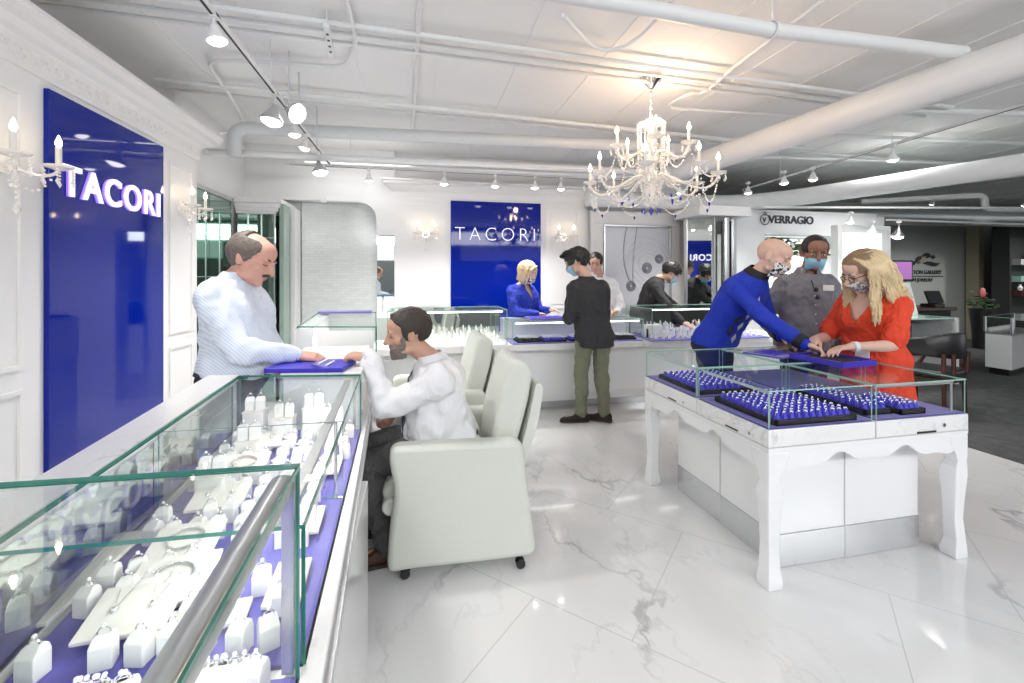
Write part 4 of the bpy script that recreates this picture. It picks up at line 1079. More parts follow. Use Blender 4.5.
for i in range(90): m.ball((random.uniform(5.55, 7.05), random.uniform(4.68, 4.98), .545), random.uniform(.010, .02), 6)
o = m.build('watches', [CHROME], None); tag(o, 'small shiny watches laid out in the showroom counter', 'watches', kind='stuff')
A = atz(985, 373, 0); B_ = atz(1012, 377.5, 0)
t = thing('showroom_counter', 'white cabinet with glass top case at the right edge on the carpet', 'counter', (A.x + .3, A.y, 0))
d = (B_ - A); n = V((-d.y, d.x, 0)).normalized(); 
if n.x < 0: n = -n
A2 = A; P4 = [tuple(A.xy), tuple(B_.xy), tuple((B_ + V((1.2, .35, 0))).xy), tuple((A + V((1.2, .35, 0))).xy)]
MB().prism(P4, .10, .60).build('cabinet', WG, t, bevel=.004, smooth=False)
MB().prism(inset(P4, .04), 0, .10).build('plinth', BLACK, t, smooth=False)
MB().prism(P4, .60, .63).build('case_floor', STEEL, t, smooth=False)
gpanel_h(P4, .86, .008, 'glass_top', t, GLEL)
for i in range(4): gpanel_v(P4[i], P4[(i + 1) % 4], .63, .852, .008, 'glass_side', t, GLEL)
for p in P4: MB().box(p[0] - .012, p[1] - .012, .63, p[0] + .012, p[1] + .012, .86).build('corner_post', STEEL, t, smooth=False)
m = MB()
for i in range(14):
    q = V((*P4[0], .63)) + V((.12 + i * .07, .02 + i * .02, 0)) ; m.box(q.x - .02, q.y - .02, .63, q.x + .02, q.y + .02, .68)
o = m.build('white_stands', [STANDW], None); tag(o, 'tiny white stands inside the case at the right edge', 'stands', kind='stuff')
# monitor, printer etc.
def scr(px0, py0, px1, py1, y, name, label, cat, face):
    a = aty(px0, py0, y); b_ = aty(px1, py1, y)
    t = thing(name, label, cat, ((a.x + b_.x) / 2, y + .03, b_.z))
    MB().box(a.x, y, b_.z, b_.x, y + .05, a.z).build('casing', BLACK, t, bevel=.01, smooth=False)
    w = (b_.x - a.x) * .06
    MB().box(a.x + w, y - .004, b_.z + w, b_.x - w, y, a.z - w).build('screen', face, t, smooth=False)
    c = (a.x + b_.x) / 2
    m = MB(); m.box(c - .05, y + .05, .9, c + .05, y + .08, b_.z + .1); m.box(c - .16, y - .08, .90, c + .16, y + .12, .92); m.build('stand', BLACK, t, bevel=.005, smooth=False)
    return t
t = thing('desk', 'dark desk carrying the monitors in the dark showroom', 'desk', (8.0, 6.7, 0))
MB().box(7.25, 6.2, .84, 9.6, 7.0, .90).build('desktop', MAHOG, t, bevel=.01, smooth=False)
MB().box(7.25, 6.3, 0, 9.6, 6.9, .84).build('cabinet', DARK, t, bevel=.01, smooth=False)
scr(889, 260, 913, 281, 6.4, 'monitor', 'monitor with a violet screen in the dark showroom', 'monitor', SCREEN)
t = thing('printer', 'black office machine below the violet monitor', 'printer', tuple(aty(905, 295, 6.3)))
a, b_ = aty(892, 285, 6.25), aty(912, 305, 6.25); MB().box(a.x, 6.25, .9, b_.x, 6.35, a.z).build('body', BLACK, t, bevel=.02, smooth=False)
MB().box(a.x + .05, 6.235, .95, b_.x - .05, 6.25, 1.0).build('paper_slot', GREYC, t, smooth=False)
t = thing('computer_terminal', 'black cash terminal on the showroom desk right of the white card', 'terminal', tuple(aty(937, 303, 6.3)))
a, b_ = aty(926, 285, 6.3), aty(948, 303, 6.3)
Mr = Matrix.Translation(((a.x + b_.x) / 2, 6.35, 1.08)) @ Matrix.Rotation(-.35, 4, 'X')
MB().box(-.17, -.02, -.12, .17, .02, .12, Mr).build('display', BLACK, t, bevel=.01, smooth=False)
MB().box((a.x + b_.x) / 2 - .12, 6.25, .9, (a.x + b_.x) / 2 + .12, 6.5, .96).build('base', BLACK, t, bevel=.01, smooth=False)
MB().box((a.x + b_.x) / 2 - .03, 6.36, .95, (a.x + b_.x) / 2 + .03, 6.42, 1.05).build('neck', BLACK, t, smooth=False)
t = thing('notice_card', 'tilted white notice card on the showroom counter', 'card', tuple(aty(913, 304, 5.1)))
a = aty(908, 282, 5.05); b_ = aty(919, 305, 5.05)
Mr = Matrix.Translation(((a.x + b_.x) / 2 + .03, 5.05, .90)) @ Matrix.Rotation(-.12, 4, 'Y') @ Matrix.Rotation(-.15, 4, 'X')
h = a.z - .9
MB().box(-.08, 0, 0, .06, .006, h, Mr).build('card', PAPER, t, smooth=False)
m = MB()
for k in range(5): m.box(-.06, -.002, h * (.25 + k * .13), .02 + .02 * (k % 2), 0, h * (.25 + k * .13) + .006, Mr)
m.build('printed_lines', GREYC, t, smooth=False)
MB().box(-.05, .006, 0, .05, .06, .01, Mr).build('easel', PAPER, t, smooth=False)
# store wall lettering
t = thing('wall_sign', 'black script emblem and gallery lettering on the grey showroom wall', 'sign', tuple(aty(930, 290, 8.0)))
yy = 7.98
def wt(s_, px, py, size, sx=.95):
    p = aty(px, py, yy); text('lettering', s_, wallM((p.x, yy, p.z), (1, 0, 0), (0, -1, 0)), size, [LETD], t, extrude=.006, align='RIGHT', sx=sx)
wt('HAMILTON GALLERY', 941.5, 274, .125, 1.0); wt('CUSTOM JEWELRY', 933, 281.5, .115, 1.0); wt('EST. 1985', 924, 287, .2, .6) if False else None
p1, p2 = aty(905, 275, yy), aty(943, 276.5, yy)
MB().box(p1.x, yy - .006, p2.z, p2.x, yy, p2.z + .015).build('rule_line', LETD, t, smooth=False)
m = MB()
for pts_ in (((905, 264), (914, 261), (915, 264), (911, 265)), ((924, 263), (929, 261.5), (932, 265), (937, 265.5), (939, 263)), ((916, 262), (921, 256)), ((932, 257), (934, 257))):
    q = [aty(a_, b2, yy - .01) for a_, b2 in pts_]; n_ = len(q); m.tube([bez(q, i / 12) for i in range(13)], [.012 + .035 * math.sin(PI * i / 12) for i in range(13)], 8)
m.ball(aty(927, 255.5, yy), (.12, .01, .06), 12)
m.build('script_emblem', LETD, t)
MB().tube([aty(918, 262, yy - .01), aty(925, 257, yy - .01)], [.05, .02], 8).build('quill', mat('tan_emblem', (.5, .38, .22), .5), t)
# clutter by the dark doorway
t = thing('flower_vase', 'dark plant stand with a pink bloom by the dark doorway', 'plant', tuple(aty(982, 330, 6.8)))
c = aty(982, 330, 6.8)
m = MB(); m.lathe([(.14, 0), (.16, .4), (.2, .8), (.12, .82)], (c.x, 6.8, 0), 16); m.build('pot', BLACK, t)
m = MB(); random.seed(4)
for i in range(60): m.ball((c.x + random.gauss(0, .13), 6.8 + random.gauss(0, .1), .95 + random.gauss(0, .1)), (.05, .02, .015), 6, Matrix.Rotation(random.uniform(0, 6), 3, 'Z') @ Matrix.Rotation(random.uniform(-1, 1), 3, 'X'))
m.build('leaves', LEAFM, t)
b_ = aty(982.5, 293, 6.75); MB().ball(b_, (.06, .05, .11), 10).build('bloom', mat('pink_petals', (.55, .14, .17), .6), t)
t = thing('shelf_unit', 'dark shelf unit of goods beyond the doorway at the right edge', 'shelf', (13.0, 6.8, 0))
MB().box(12.1, 6.9, 0, 14.2, 7.2, 2.45).build('carcass', DARK, t, smooth=False)
for z, mm in ((.55, GREYC), (1.05, MAHOG), (1.35, GLEL), (1.7, GREYC)): MB().box(12.15, 6.75, z, 14.15, 6.9, z + .12).build('shelf_board', mm, t, smooth=False)
for i in range(8):
    x = 12.25 + i * .22; z = 1.82 if i % 2 else 1.17; h = random.uniform(.08, .16)
    o = MB().lathe([(.03, 0), (.045, h * .4), (.02, h * .8), (.03, h)], (x, 6.82, z), 12).build('vase', PAPER, None, origin=(x, 6.82, z)); tag(o, 'small pale vase on the ' + ('upper' if i % 2 else 'lower') + ' board of the dark shelf unit', 'vase', 'pale vases on the ' + ('upper' if i % 2 else 'lower') + ' shelf board')
t = thing('cream_pillar', 'tall cream stone pillar strip beside the dark doorway', 'pillar', (11.2, 7.8, 0))
a, b_ = aty(979, 300, 7.7), aty(984, 300, 7.7); MB().box(a.x, 7.7, 0, b_.x, 7.95, 2.6).build('shaft', mat('cream_stone', (.42, .38, .28), .6, var=.2, vscale=3), t, smooth=False)
t['label'] = 'cream stone pillar strip between the grey wall and the dark doorway'
# ================================================================ CHANDELIER
CC = V((1.862, 3.304, 0)); 
t = thing('chandelier', 'crystal chandelier with lit candle bulbs and blue drops', 'chandelier', (CC.x, CC.y, CZ))
def cc(x, y, z): return V((CC.x + x, CC.y + y, z))
MB().lathe([(.001, 2.985), (.02, 2.99), (.05, 3.03), (.095, 3.07), (.10, 3.10)], (CC.x, CC.y, 0), 24).build('canopy', CHROME, t)
m = MB()
z = 2.99; k = 0
while z > 2.73:
    m.torus(cc(0, 0, z - .016), .013, .0028, 10, 5, R3('X', PI / 2) if k % 2 else (R3('Z', PI / 2) @ R3('X', PI / 2))); z -= .023; k += 1
m.build('chain', CHROME, t)
MB().lathe([(.005, 2.72), (.10, 2.715), (.115, 2.70), (.06, 2.69), (.018, 2.675), (.03, 2.62), (.045, 2.57), (.02, 2.50), (.016, 2.46), (.055, 2.42), (.06, 2.39), (.02, 2.35), (.02, 2.30), (.075, 2.27), (.08, 2.24), (.03, 2.20), (.05, 2.16), (.03, 2.10), (.005, 2.06)], (CC.x, CC.y, 0), 20).build('stem', CRYS, t)
def arm(ang, R_, z_tip, z_root, dip, lit=True):
    u = V((math.cos(ang), math.sin(ang), 0)); o = V((CC.x, CC.y, 0))
    q = [o + u * .04 + V((0, 0, z_root)), o + u * R_ * .35 + V((0, 0, z_root + .12)), o + u * R_ * .55 + V((0, 0, z_root - dip)), o + u * R_ * .95 + V((0, 0, z_tip - .16)), o + u * R_ + V((0, 0, z_tip))]
    a_ = MB().tube([bez(q, i / 14) for i in range(15)], .0095, 8).build('arm', CRYS, t)
    e = o + u * R_ + V((0, 0, z_tip))
    MB().lathe([(.012, -.014), (.05, .002), (.062, .014), (.05, .012), (.014, .003)], e, 16).build('bobeche', CRYS, a_)
    MB().cyl(e, .0115, .105, 10).build('candle', CANDLE, a_)
    MB().lathe([(.005, 0), (.014, .015), (.0145, .028), (.006, .052), (.001, .066)], e + V((0, 0, .105)), 10).build('bulb', BULB, a_)
    m = MB()
    for i in range(6):
        a = i * PI / 3; p = e + V((math.cos(a) * .055, math.sin(a) * .055, 0))
        m = MB(); m.ball(p - V((0, 0, .012)), .006, 6); m.lathe([(.001, 0), (.010, -.022), (.001, -.040)], p - V((0, 0, .022)), 6)
        m.build('crystal_drop', CRYS, a_)
    return e
tips = [arm(.2 + i * 2 * PI / 8, .50, 2.25, 2.24, .16) for i in range(8)]
tips2 = [arm(.55 + i * 2 * PI / 5, .29, 2.50, 2.44, .08) for i in range(5)]
m, mbl = MB(), MB()
def garland(a, b_, sag, n, r=.0082, tgt=None):
    for i in range(n + 1):
        u = i / n; p = lerp(V(a), V(b_), u) - V((0, 0, sag * 4 * u * (1 - u))); (tgt or m).ball(p, r, 6)
for i in range(8): garland(tips[i] - V((0, 0, .02)), tips[(i + 1) % 8] - V((0, 0, .02)), .22, 22)
for i in range(8): garland(tips[i] - V((0, 0, .02)), cc(0, 0, 2.10) + (tips[i] - cc(0, 0, 2.25)) * .2, .10, 18)
for i in range(5): garland(tips2[i] - V((0, 0, .02)), tips2[(i + 1) % 5] - V((0, 0, .02)), .12, 16)
for i in range(10):
    a = i * PI / 5; garland(cc(math.cos(a) * .11, math.sin(a) * .11, 2.70), cc(math.cos(a) * .10, math.sin(a) * .10, 2.26), -.0, 26, .0075)
for i in range(14):
    a = i * 2 * PI / 14
    for k in range(9): m.ball(cc(math.cos(a) * (.085 - .004 * k), math.sin(a) * (.085 - .004 * k), 2.22 - .022 * k), .0075, 6)
for i in range(5): garland(tips2[i] - V((0, 0, .02)), tips[(i * 8 // 5 + 1) % 8] - V((0, 0, .0)), .10, 18)
for i in range(12):
    a = i * PI / 6 + .2; garland(cc(math.cos(a) * .09, math.sin(a) * .09, 2.40), cc(math.cos(a) * .22, math.sin(a) * .22, 2.20), .06, 14)
m.build('bead_strands', CRYS, t)
for i in range(8):
    p = (tips[i] + tips[(i + 1) % 8]) / 2 - V((0, 0, .25)); mbl.lathe([(.001, .02), (.011, -.004), (.001, -.026)], p, 6)
    p2 = tips[i] * .45 + cc(0, 0, 2.10) * .55 - V((0, 0, .09)); mbl.lathe([(.001, .02), (.011, -.004), (.001, -.026)], p2, 6)
    a = i * PI / 4 + .3; mbl.lathe([(.001, .02), (.011, -.004), (.001, -.026)], cc(math.cos(a) * .07, math.sin(a) * .07, 1.99), 6)
mbl.lathe([(.001, .03), (.02, 0), (.001, -.04)], cc(0, 0, 1.99), 8)
mbl.build('blue_drops', CRYSB, t)
l = bpy.data.lights.new('chandelier_glow', 'POINT'); l.energy = 14; l.color = (1, .70, .44); l.shadow_soft_size = .07
lo = bpy.data.objects.new('chandelier_lamp', l); link(lo); lo.location = cc(0, 0, 2.62); lo.parent = t; lo.matrix_parent_inverse = base_inv(t)
l = bpy.data.lights.new('chandelier_glow', 'POINT'); l.energy = 9; l.color = (1, .66, .42); l.shadow_soft_size = .05
lo = bpy.data.objects.new('chandelier_lamp', l); link(lo); lo.location = cc(.06, -.06, 2.80); lo.parent = t; lo.matrix_parent_inverse = base_inv(t)
# ================================================================ PEOPLE
def frame3(fwd, up=(0, 0, 1)):
    """columns: x right, y forward, z up"""
    y = V(fwd).normalized(); z = V(up); x = y.cross(z).normalized(); z = x.cross(y)
    return Matrix(((x.x, y.x, z.x), (x.y, y.y, z.y), (x.z, y.z, z.z)))
def ik(a, c, l1, l2, pole):
    a, c = V(a), V(c); d = (c - a); L = d.length
    if L > (l1 + l2) * .995:
        k = L / ((l1 + l2) * .995); l1 *= k; l2 *= k
    u = d.normalized(); x = (l1 * l1 - l2 * l2 + L * L) / (2 * L); h = math.sqrt(max(0, l1 * l1 - x * x))
    p = V(pole); p = p - u * p.dot(u); p.normalize()
    return a + u * x + p * h
def ring_pts(c, X, Y, w, d, n=20, e=2.4):
    out = []
    for k in range(n):
        a = 2 * PI * k / n; ca, sa = math.cos(a), math.sin(a)
        out.append(c + X * (w * math.copysign(abs(ca) ** (2 / e), ca)) + Y * (d * math.copysign(abs(sa) ** (2 / e), sa)))
    return out
TSEC = [(-.20, .11, .085, 0), (-.10, .158, .112, -.012), (.0, .168, .122, -.010), (.12, .160, .115, .0), (.25, .145, .106, .006), (.40, .148, .108, .008), (.55, .160, .116, .012), (.70, .168, .120, .010), (.80, .168, .110, .0), (.86, .158, .098, -.004), (.905, .128, .082, -.006), (.945, .095, .070, -.006), (1.0, .062, .060, -.002)]
def interp(tab, t):
    for a, b in zip(tab, tab[1:]):
        if a[0] <= t <= b[0]:
            u = (t - a[0]) / (b[0] - a[0]); return [a[i] + (b[i] - a[i]) * u for i in range(1, len(a))]
    return list(tab[0][1:] if t < tab[0][0] else tab[-1][1:])
class Person:
    def __init__(s, label, base, P, N, hipf, chestf, head, look, hands, feet, k=1.0, belly=0.0, wide=1.0, headk=1.0, up=None, sitting=False, poles=None, kneep=None, female=False, bend=0.0, shw=1.0):
        """P pelvis centre, N neck base, hipf/chestf facing dirs, head centre, look dir; hands/feet: dict(l=, r=)"""
        s.k = k; s.P = V(P); s.N = V(N); s.hf = V(hipf).normalized(); s.cf = V(chestf).normalized(); s.H = V(head); s.look = V(look).normalized()
        s.root = thing('person', label, 'person', base)
        s.belly = belly; s.wide = wide; s.hk = headk; s.female = female; s.bend = bend; s.shw = shw
        s.hands = hands; s.feet = feet
        s.ax = (s.N - s.P)
        sp = s.ax.normalized()
        s.hr = s.hf.cross(V((0, 0, 1))).normalized(); s.cr = s.cf.cross(V((0, 0, 1))).normalized()
        s.sp = sp
        s.HM = frame3(s.look, up if up is not None else (s.H - s.N).normalized() * .5 + V((0, 0, 1)))
        s.sh = {}; s.el = {}; s.hip = {}; s.kn = {}
        poles = poles or {}; kneep = kneep or {}
        for q, sg in (('r', 1), ('l', -1)):
            c, X, Y = s.sec(.80)
            s.sh[q] = c + X * (.152 * wide * shw * k * sg) - Y * .01
            w = V(hands[q][0]); s.el[q] = ik(s.sh[q], w, .29 * k, .26 * k, poles.get(q, V((0, 0, -1)) + s.cr * sg * .5 - s.cf * .4))
            s.hip[q] = s.P + s.hr * (.088 * k * sg) - sp * (.02 * k) if not sitting else s.P + s.hr * (.095 * k * sg)
            f = V(feet[q][0]); ll = (f - s.hip[q]).length * 1.006 if not sitting else .87 * k; s.kn[q] = ik(s.hip[q], f, ll * .506, ll * .494, kneep.get(q, s.hf))
    def sec(s, t):
        c = s.P + s.ax * t
        c = c - (s.cf * .5 + s.hf * .5).normalized() * (math.sin(max(0, min(1, t)) * PI) * s.bend)
        X = (s.hr * (1 - t) + s.cr * t).normalized() if 0 <= t <= 1 else (s.hr if t < 0 else s.cr)
        sp = s.sp if t > .0 else (s.sp * .4 + V((0, 0, 1)) * .6).normalized()
        Y = sp.cross(X).normalized()
        if Y.dot(s.cf + s.hf) < 0: Y = -Y
        return c, X, Y
    def torso(s, mb, t0, t1, inf, n=12, extra=None, bust=False):
        secs = []
        for i in range(n + 1):
            t = t0 + (t1 - t0) * i / n
            w, d, o = interp(TSEC, t); c, X, Y = s.sec(t)
            w = w * s.wide * (s.shw if t > .6 else 1) * s.k; d = d * s.wide * s.k; o *= s.k
            b = s.belly * math.exp(-((t - .22) / .26) ** 2)
            if s.female: b += .022 * math.exp(-((t - .64) / .13) ** 2); w *= (1 - .06 * math.exp(-((t - .28) / .15) ** 2)) * (1.04 if t < .1 else 1)
            e = extra(t) if extra else 0
            secs.append(ring_pts(c + Y * (o + b * .6), X, Y, w + inf + e + b * .15, d + inf + e * .8 + b * .5))
        mb.loft(secs); return mb
    def arm(s, mb, q, r0, r1, r2, f=1.0, start=0.0):
        S_, E_, W_ = s.sh[q], s.el[q], V(s.hands[q][0]); k = s.k
        pts = []; rs = []
        a = bez([S_, lerp(S_, E_, .5)], 1)
        path = [(S_, r0), (lerp(S_, E_, .35), r0 * .93), (lerp(S_, E_, .8), lerp(r0, r1, .8)), (lerp(lerp(S_, E_, .97), lerp(E_, W_, .03), .5), r1 * 1.02), (lerp(E_, W_, .2), r1 * 1.02), (lerp(E_, W_, .6), lerp(r1, r2, .55)), (W_, r2)]
        L = []
        tot = len(path)
        nf = max(2, int(round(f * tot))) if f < 1 else tot
        for p, r in path[:nf]: L.append((p, r * k))
        mb.tube([p for p, r in L], [r for p, r in L], 14, balls=True)
        mb.ball(S_ + (s.N - S_) * .12, r0 * k * 1.08, 12)
        return mb
    def legs(s, mb, q, rh, rk, ra, inf=0.0):
        k = s.k; h, kn, a = s.hip[q], s.kn[q], V(s.feet[q][0])
        fw = s.hf * .012 * k
        path = [(h, rh), (lerp(h, kn, .3), rh * .97), (lerp(h, kn, .75), lerp(rh, rk, .75)), (kn, rk), (lerp(kn, a, .25) - fw, rk * .98), (lerp(kn, a, .5) - fw * .6, rk * .88), (lerp(kn, a, .85), ra * 1.05), (a, ra)]
        mb.tube([p for p, r in path], [(r + inf) * k for p, r in path], 14, balls=True)
    def hand(s, mb, q):
        W_, D, Nn, curl = s.hands[q][:4]; k = s.k * 1.02
        W_ = V(W_); D = V(D).normalized(); Nn = V(Nn); Nn = (Nn - D * Nn.dot(D)).normalized()
        sgn = 1 if q == 'r' else -1
        Sd = D.cross(Nn) * sgn       # towards thumb side
        # palm
        secs = []
        for u, w, t_ in ((-.02, .026, .020), (0, .027, .019), (.03, .036, .018), (.06, .041, .016), (.085, .041, .0135), (.095, .036, .010)):
            secs.append(ring_pts(W_ + D * u * k - Nn * .0 , Sd, Nn, w * k, t_ * k, 14, 2.6))
        mb.loft(secs)
        for i, (o, L) in enumerate(((.030, .070), (.0105, .079), (-.010, .073), (-.029, .058))):
            b = W_ + D * (.088 - abs(o) * .15) * k + Sd * o * k; p = b; pts = [b - D * .012 * k, b]; ang = 0
            cu = curl * (1 + .12 * i)
            for j, fr in enumerate((.45, .32, .25)):
                ang += cu * (.75, 1.0, .7)[j]
                p = p + (D * math.cos(ang) + Nn * math.sin(ang) + Sd * o * .9 * (1 - curl)) * (L * fr * k); pts.append(p)
            mb.tube(pts, [.0095 * k, .0092 * k, .0086 * k, .0080 * k, .0068 * k], 8, balls=True)
        tb = W_ + D * .028 * k + Sd * .026 * k
        d1 = (D * .72 + Sd * .62 + Nn * .38).normalized(); d2 = (D * .92 + Sd * .2 + Nn * (.35 + curl * .3)).normalized()
        mb.tube([W_ + D * .012 * k + Sd * .010 * k, tb, tb + d1 * .032 * k, tb + d1 * .032 * k + d2 * .028 * k, tb + d1 * .032 * k + d2 * .05 * k], [.014 * k, .0135 * k, .0115 * k, .0100 * k, .0078 * k], 8, balls=True)
    def hp(s, x, y, z):
        return s.H + s.HM @ V((x, y, z)) * s.hk
    def body(s, skin, voxel=.0055, bald=False):
        k = s.k; mb = MB()
        s.torso(mb, -.2, 1.0, -.004, 16)
        mb.tube([s.sec(.93)[0], s.N, lerp(s.N, s.hp(0, -.02, -.07), .5), s.hp(0, -.018, -.06)], [.060 * k, .057 * k, .053 * k, .055 * k], 16, balls=True)
        for q in 'lr':
            s.arm(mb, q, .047, .038, .026); s.hand(mb, q)
            s.legs(mb, q, .078, .052, .036)
            a = V(s.feet[q][0]); fd = V(s.feet[q][1]).normalized(); dn = V((0, 0, -1))
            mb.tube([a + dn * .03 * k - fd * .03 * k, a + dn * .045 * k + fd * .08 * k, a + dn * .055 * k + fd * .15 * k], [.035 * k, .032 * k, .022 * k], 10, balls=True)
        h = s.hk; HM = s.HM
        E_ = lambda c, r, M=None: mb.ball(s.hp(*c), tuple(x * h for x in r), 18, HM if M is None else HM @ M)
        E_((0, -.018, .028), (.077, .100, .089)); E_((0, .020, -.025), (.066, .074, .078)); E_((0, .033, -.070), (.053, .052, .044))
        E_((0, .068, -.096), (.024, .020, .020)); E_((0, .030, .045), (.066, .066, .058))
        for sx in (-1, 1):
            E_((sx * .042, .052, -.022), (.024, .028, .022)); E_((sx * .030, .080, .020), (.026, .014, .009))
            E_((sx * .012, .090, -.036), (.010, .012, .009)); E_((sx * .045, .02, -.078), (.018, .04, .018))
            E_((sx * .077, -.010, -.010), (.008, .018, .031), R3('Z', sx * .35)); E_((sx * .083, -.018, -.002), (.006, .012, .022), R3('Z', sx * .5))
            E_((sx * .031, .074, .001), (.016, .010, .010))
        mb.tube([s.hp(0, .086, .016), s.hp(0, .103, -.012), s.hp(0, .113, -.030)], [.010 * h, .011 * h, .0140 * h], 10, balls=True)
        E_((0, .088, -.058), (.022, .009, .0055)); E_((0, .086, -.069), (.020, .010, .0065))
        o = blob('body', mb, skin, s.root, voxel, 3, fac=.4)
        return o
    def face(s, browc, eyes_closed=True, lips=None, iris=None, brow=True):
        h = s.hk
        for sx in (-1, 1):
            if brow:
                m = MB(); m.tube([s.hp(sx * .014, .0905, .021), s.hp(sx * .030, .0905, .026), s.hp(sx * .047, .079, .021)], [.0035 * h, .0045 * h, .0025 * h], 6, balls=True); m.build('eyebrow', browc, s.root)
            if eyes_closed:
                m = MB(); m.tube([s.hp(sx * .018, .0875, .000), s.hp(sx * .031, .0885, -.004), s.hp(sx * .044, .080, .000)], .0022 * h, 6); m.build('eyelashes', browc, s.root)
            else:
                e = MB().ball(s.hp(sx * .031, .0785, .002), tuple(x * h for x in (.0125, .009, .0065)), 12, s.HM).build('eye', EYEW, s.root)
                MB().ball(s.hp(sx * .031, .0855, .002), tuple(x * h for x in (.005, .003, .005)), 10, s.HM).build('iris', iris or BROWN, e)
        if lips:
            m = MB(); m.ball(s.hp(0, .0945, -.058), (.019 * h, .004 * h, .0035 * h), 10, s.HM); m.ball(s.hp(0, .0935, -.067), (.016 * h, .005 * h, .004 * h), 10, s.HM); m.build('lips', lips, s.root)
    def hair_cap(s, m_, keep, off=.010, bump=.004, noise_s=60, name='hair', extra=None, voxel=.005, vol=(0, 0, 0)):
        """skull cap shell kept where keep(x, y, z) is true (head units)"""
        mb = MB(); rnd_ = random.Random(5)
        def P_(th, ph):
            d = V((math.sin(th) * math.sin(ph), math.cos(th), 0))
            return d
        n_u, n_v = 46, 34
        pts = []
        for i in range(n_v + 1):
            th = PI * i / n_v
            for j in range(n_u):
                ph = 2 * PI * j / n_u
                d = V((math.sin(th) * math.cos(ph), math.sin(th) * math.sin(ph), math.cos(th)))
                p = V((d.x * (.077 + off + vol[0]), -.018 + d.y * (.100 + off + vol[1]), .028 + d.z * (.089 + off + vol[2])))
                if d.z < 0: p.x *= 1 - .12 * (-d.z); 
                p += d * bump * noise.noise(p * noise_s)
                if keep(p.x, p.y, p.z): mb.ball(s.hp(*p), .0115 * s.hk, 6)
        if extra: extra(mb)
        return blob(name, mb, m_, s.root, voxel, 3, fac=.5)
    def shoes(s, m_, L=.16):
        k = s.k
        for q in 'lr':
            a = V(s.feet[q][0]); fd = V(s.feet[q][1]).normalized(); g = V(s.feet[q][2]) if len(s.feet[q]) > 2 else None
            z0 = a.z - .085 * k; Xd = fd.cross(V((0, 0, 1))).normalized(); mb = MB(); secs = []
            for u, w, h0, h1 in ((-.075, .020, .006, .06), (-.06, .034, .0, .085), (-.01, .037, 0, .098), (.05, .038, 0, .080), (.10, .047, 0, .062), (.15, .046, 0, .050), (.19, .034, .002, .038), (.208, .014, .008, .028)):
                c = V((a.x, a.y, z0)) + fd * (u * k) + V((0, 0, (h0 + h1) / 2 * k)); secs.append(ring_pts(c, Xd, V((0, 0, 1)), w * k, (h1 - h0) / 2 * k, 14, 2.8))
            mb.loft(secs); mb.tube([V((a.x, a.y, z0 + .06 * k)), V((a.x, a.y, z0 + .105 * k))], .046 * k, 12)
            sh = blob('shoe', mb, m_, s.root, .006, 2)
            m = MB(); secs = []
            for u, w in ((-.078, .022), (-.06, .037), (.0, .039), (.10, .050), (.16, .048), (.20, .032), (.212, .012)):
                secs.append((V((a.x, a.y, z0)) + fd * (u * k), w * k))
            poly = [c + Xd * w for c, w in secs] + [c - Xd * w for c, w in reversed(secs)]
            m.prism([(p.x, p.y) for p in poly], max(.001, z0 - .004), z0 + .014); m.build('sole', SOLE, sh, bevel=.002, smooth=False)
    def trousers(s, m_, inf=.012, waist=.14, rh=.092, rk=.066, ra=.052, disp=.012):
        mb = MB(); s.torso(mb, -.18, waist, inf, 8)
        for q in 'lr': s.legs(mb, q, rh, rk, ra)
        return blob('trousers', mb, m_, s.root, .009, 3, disp=disp * 1.6, dscale=.08)
    def top(s, m_, name='shirt', t0=-.06, t1=.985, inf=.018, r=(.064, .053, .038), f=1.0, disp=.014, dscale=.10, extra=None, cut=None, more=None, voxel=.008):
        mb = MB(); s.torso(mb, t0, t1, inf, 14, extra)
        for q in 'lr': s.arm(mb, q, *r, f=f)
        if more: more(mb)
        return blob(name, mb, m_, s.root, voxel, 3, disp=disp * 1.7, dscale=dscale * .8, cut=cut)
    def collar(s, m_, r=.068, h=.04, open_=.5, name='collar'):
        c, X, Y = s.sec(.985); ax = (s.H - s.N).normalized() * .5 + s.sp * .5; k = s.k; m = MB()
        n = 26; a0 = open_; ring = []
        for i in range(n + 1):
            a = PI / 2 + a0 + (2 * PI - 2 * a0) * i / n; d = X * math.cos(a) + Y * math.sin(a)
            e = abs(i / n - .5) * 2
            ring.append((c + d * (r * 1.08) * k, c + d * (r * 1.0) * k + ax * h * k, c + d * (r + .020) * k + ax * (h * .05 - .028 * e ** 3) * k))
        secs = []
        for a, b, e in ring: secs.append([a, b, b + (e - b).normalized() * .006 + (b - a) * .05, e, e - (b - a).normalized() * .004])
        m.loft(secs, closed_ends=True, cyc=True); return m.build(name, m_, s.root)
    def mask(s, m_, name='face_mask', low=-.108, top=-.022, w=1.0):
        m = MB(); secs = []; n = 20; rows = 10
        def Q(u, v, o):
            z = lerp(top - .004 * abs(u) * 3, low, v) if True else 0
            a = u * 1.25
            bulge = .012 * math.sin(PI * min(1, v * 1.1)) + .016 * math.exp(-((v - .18) / .22) ** 2) * math.exp(-(u / .28) ** 2)
            yr = .076 - .030 * v * v; xr = (.072 - .014 * v) * w
            z2 = z + (.03 * abs(u) ** 2 * (v - .35))*-1
            return s.hp(math.sin(a) * (xr + o), .020 + math.cos(a) * (yr + bulge + o) , z2)
        outer = [[Q(-1 + 2 * i / n, j / rows, .004) for i in range(n + 1)] for j in range(rows + 1)]
        inner = [[Q(-1 + 2 * i / n, j / rows, .001) for i in range(n + 1)] for j in range(rows + 1)]
        for a, b in zip(outer, inner): secs.append(a + b[::-1])
        m.loft(secs, closed_ends=True, cyc=True); o = m.build(name, m_, s.root)
        m = MB()
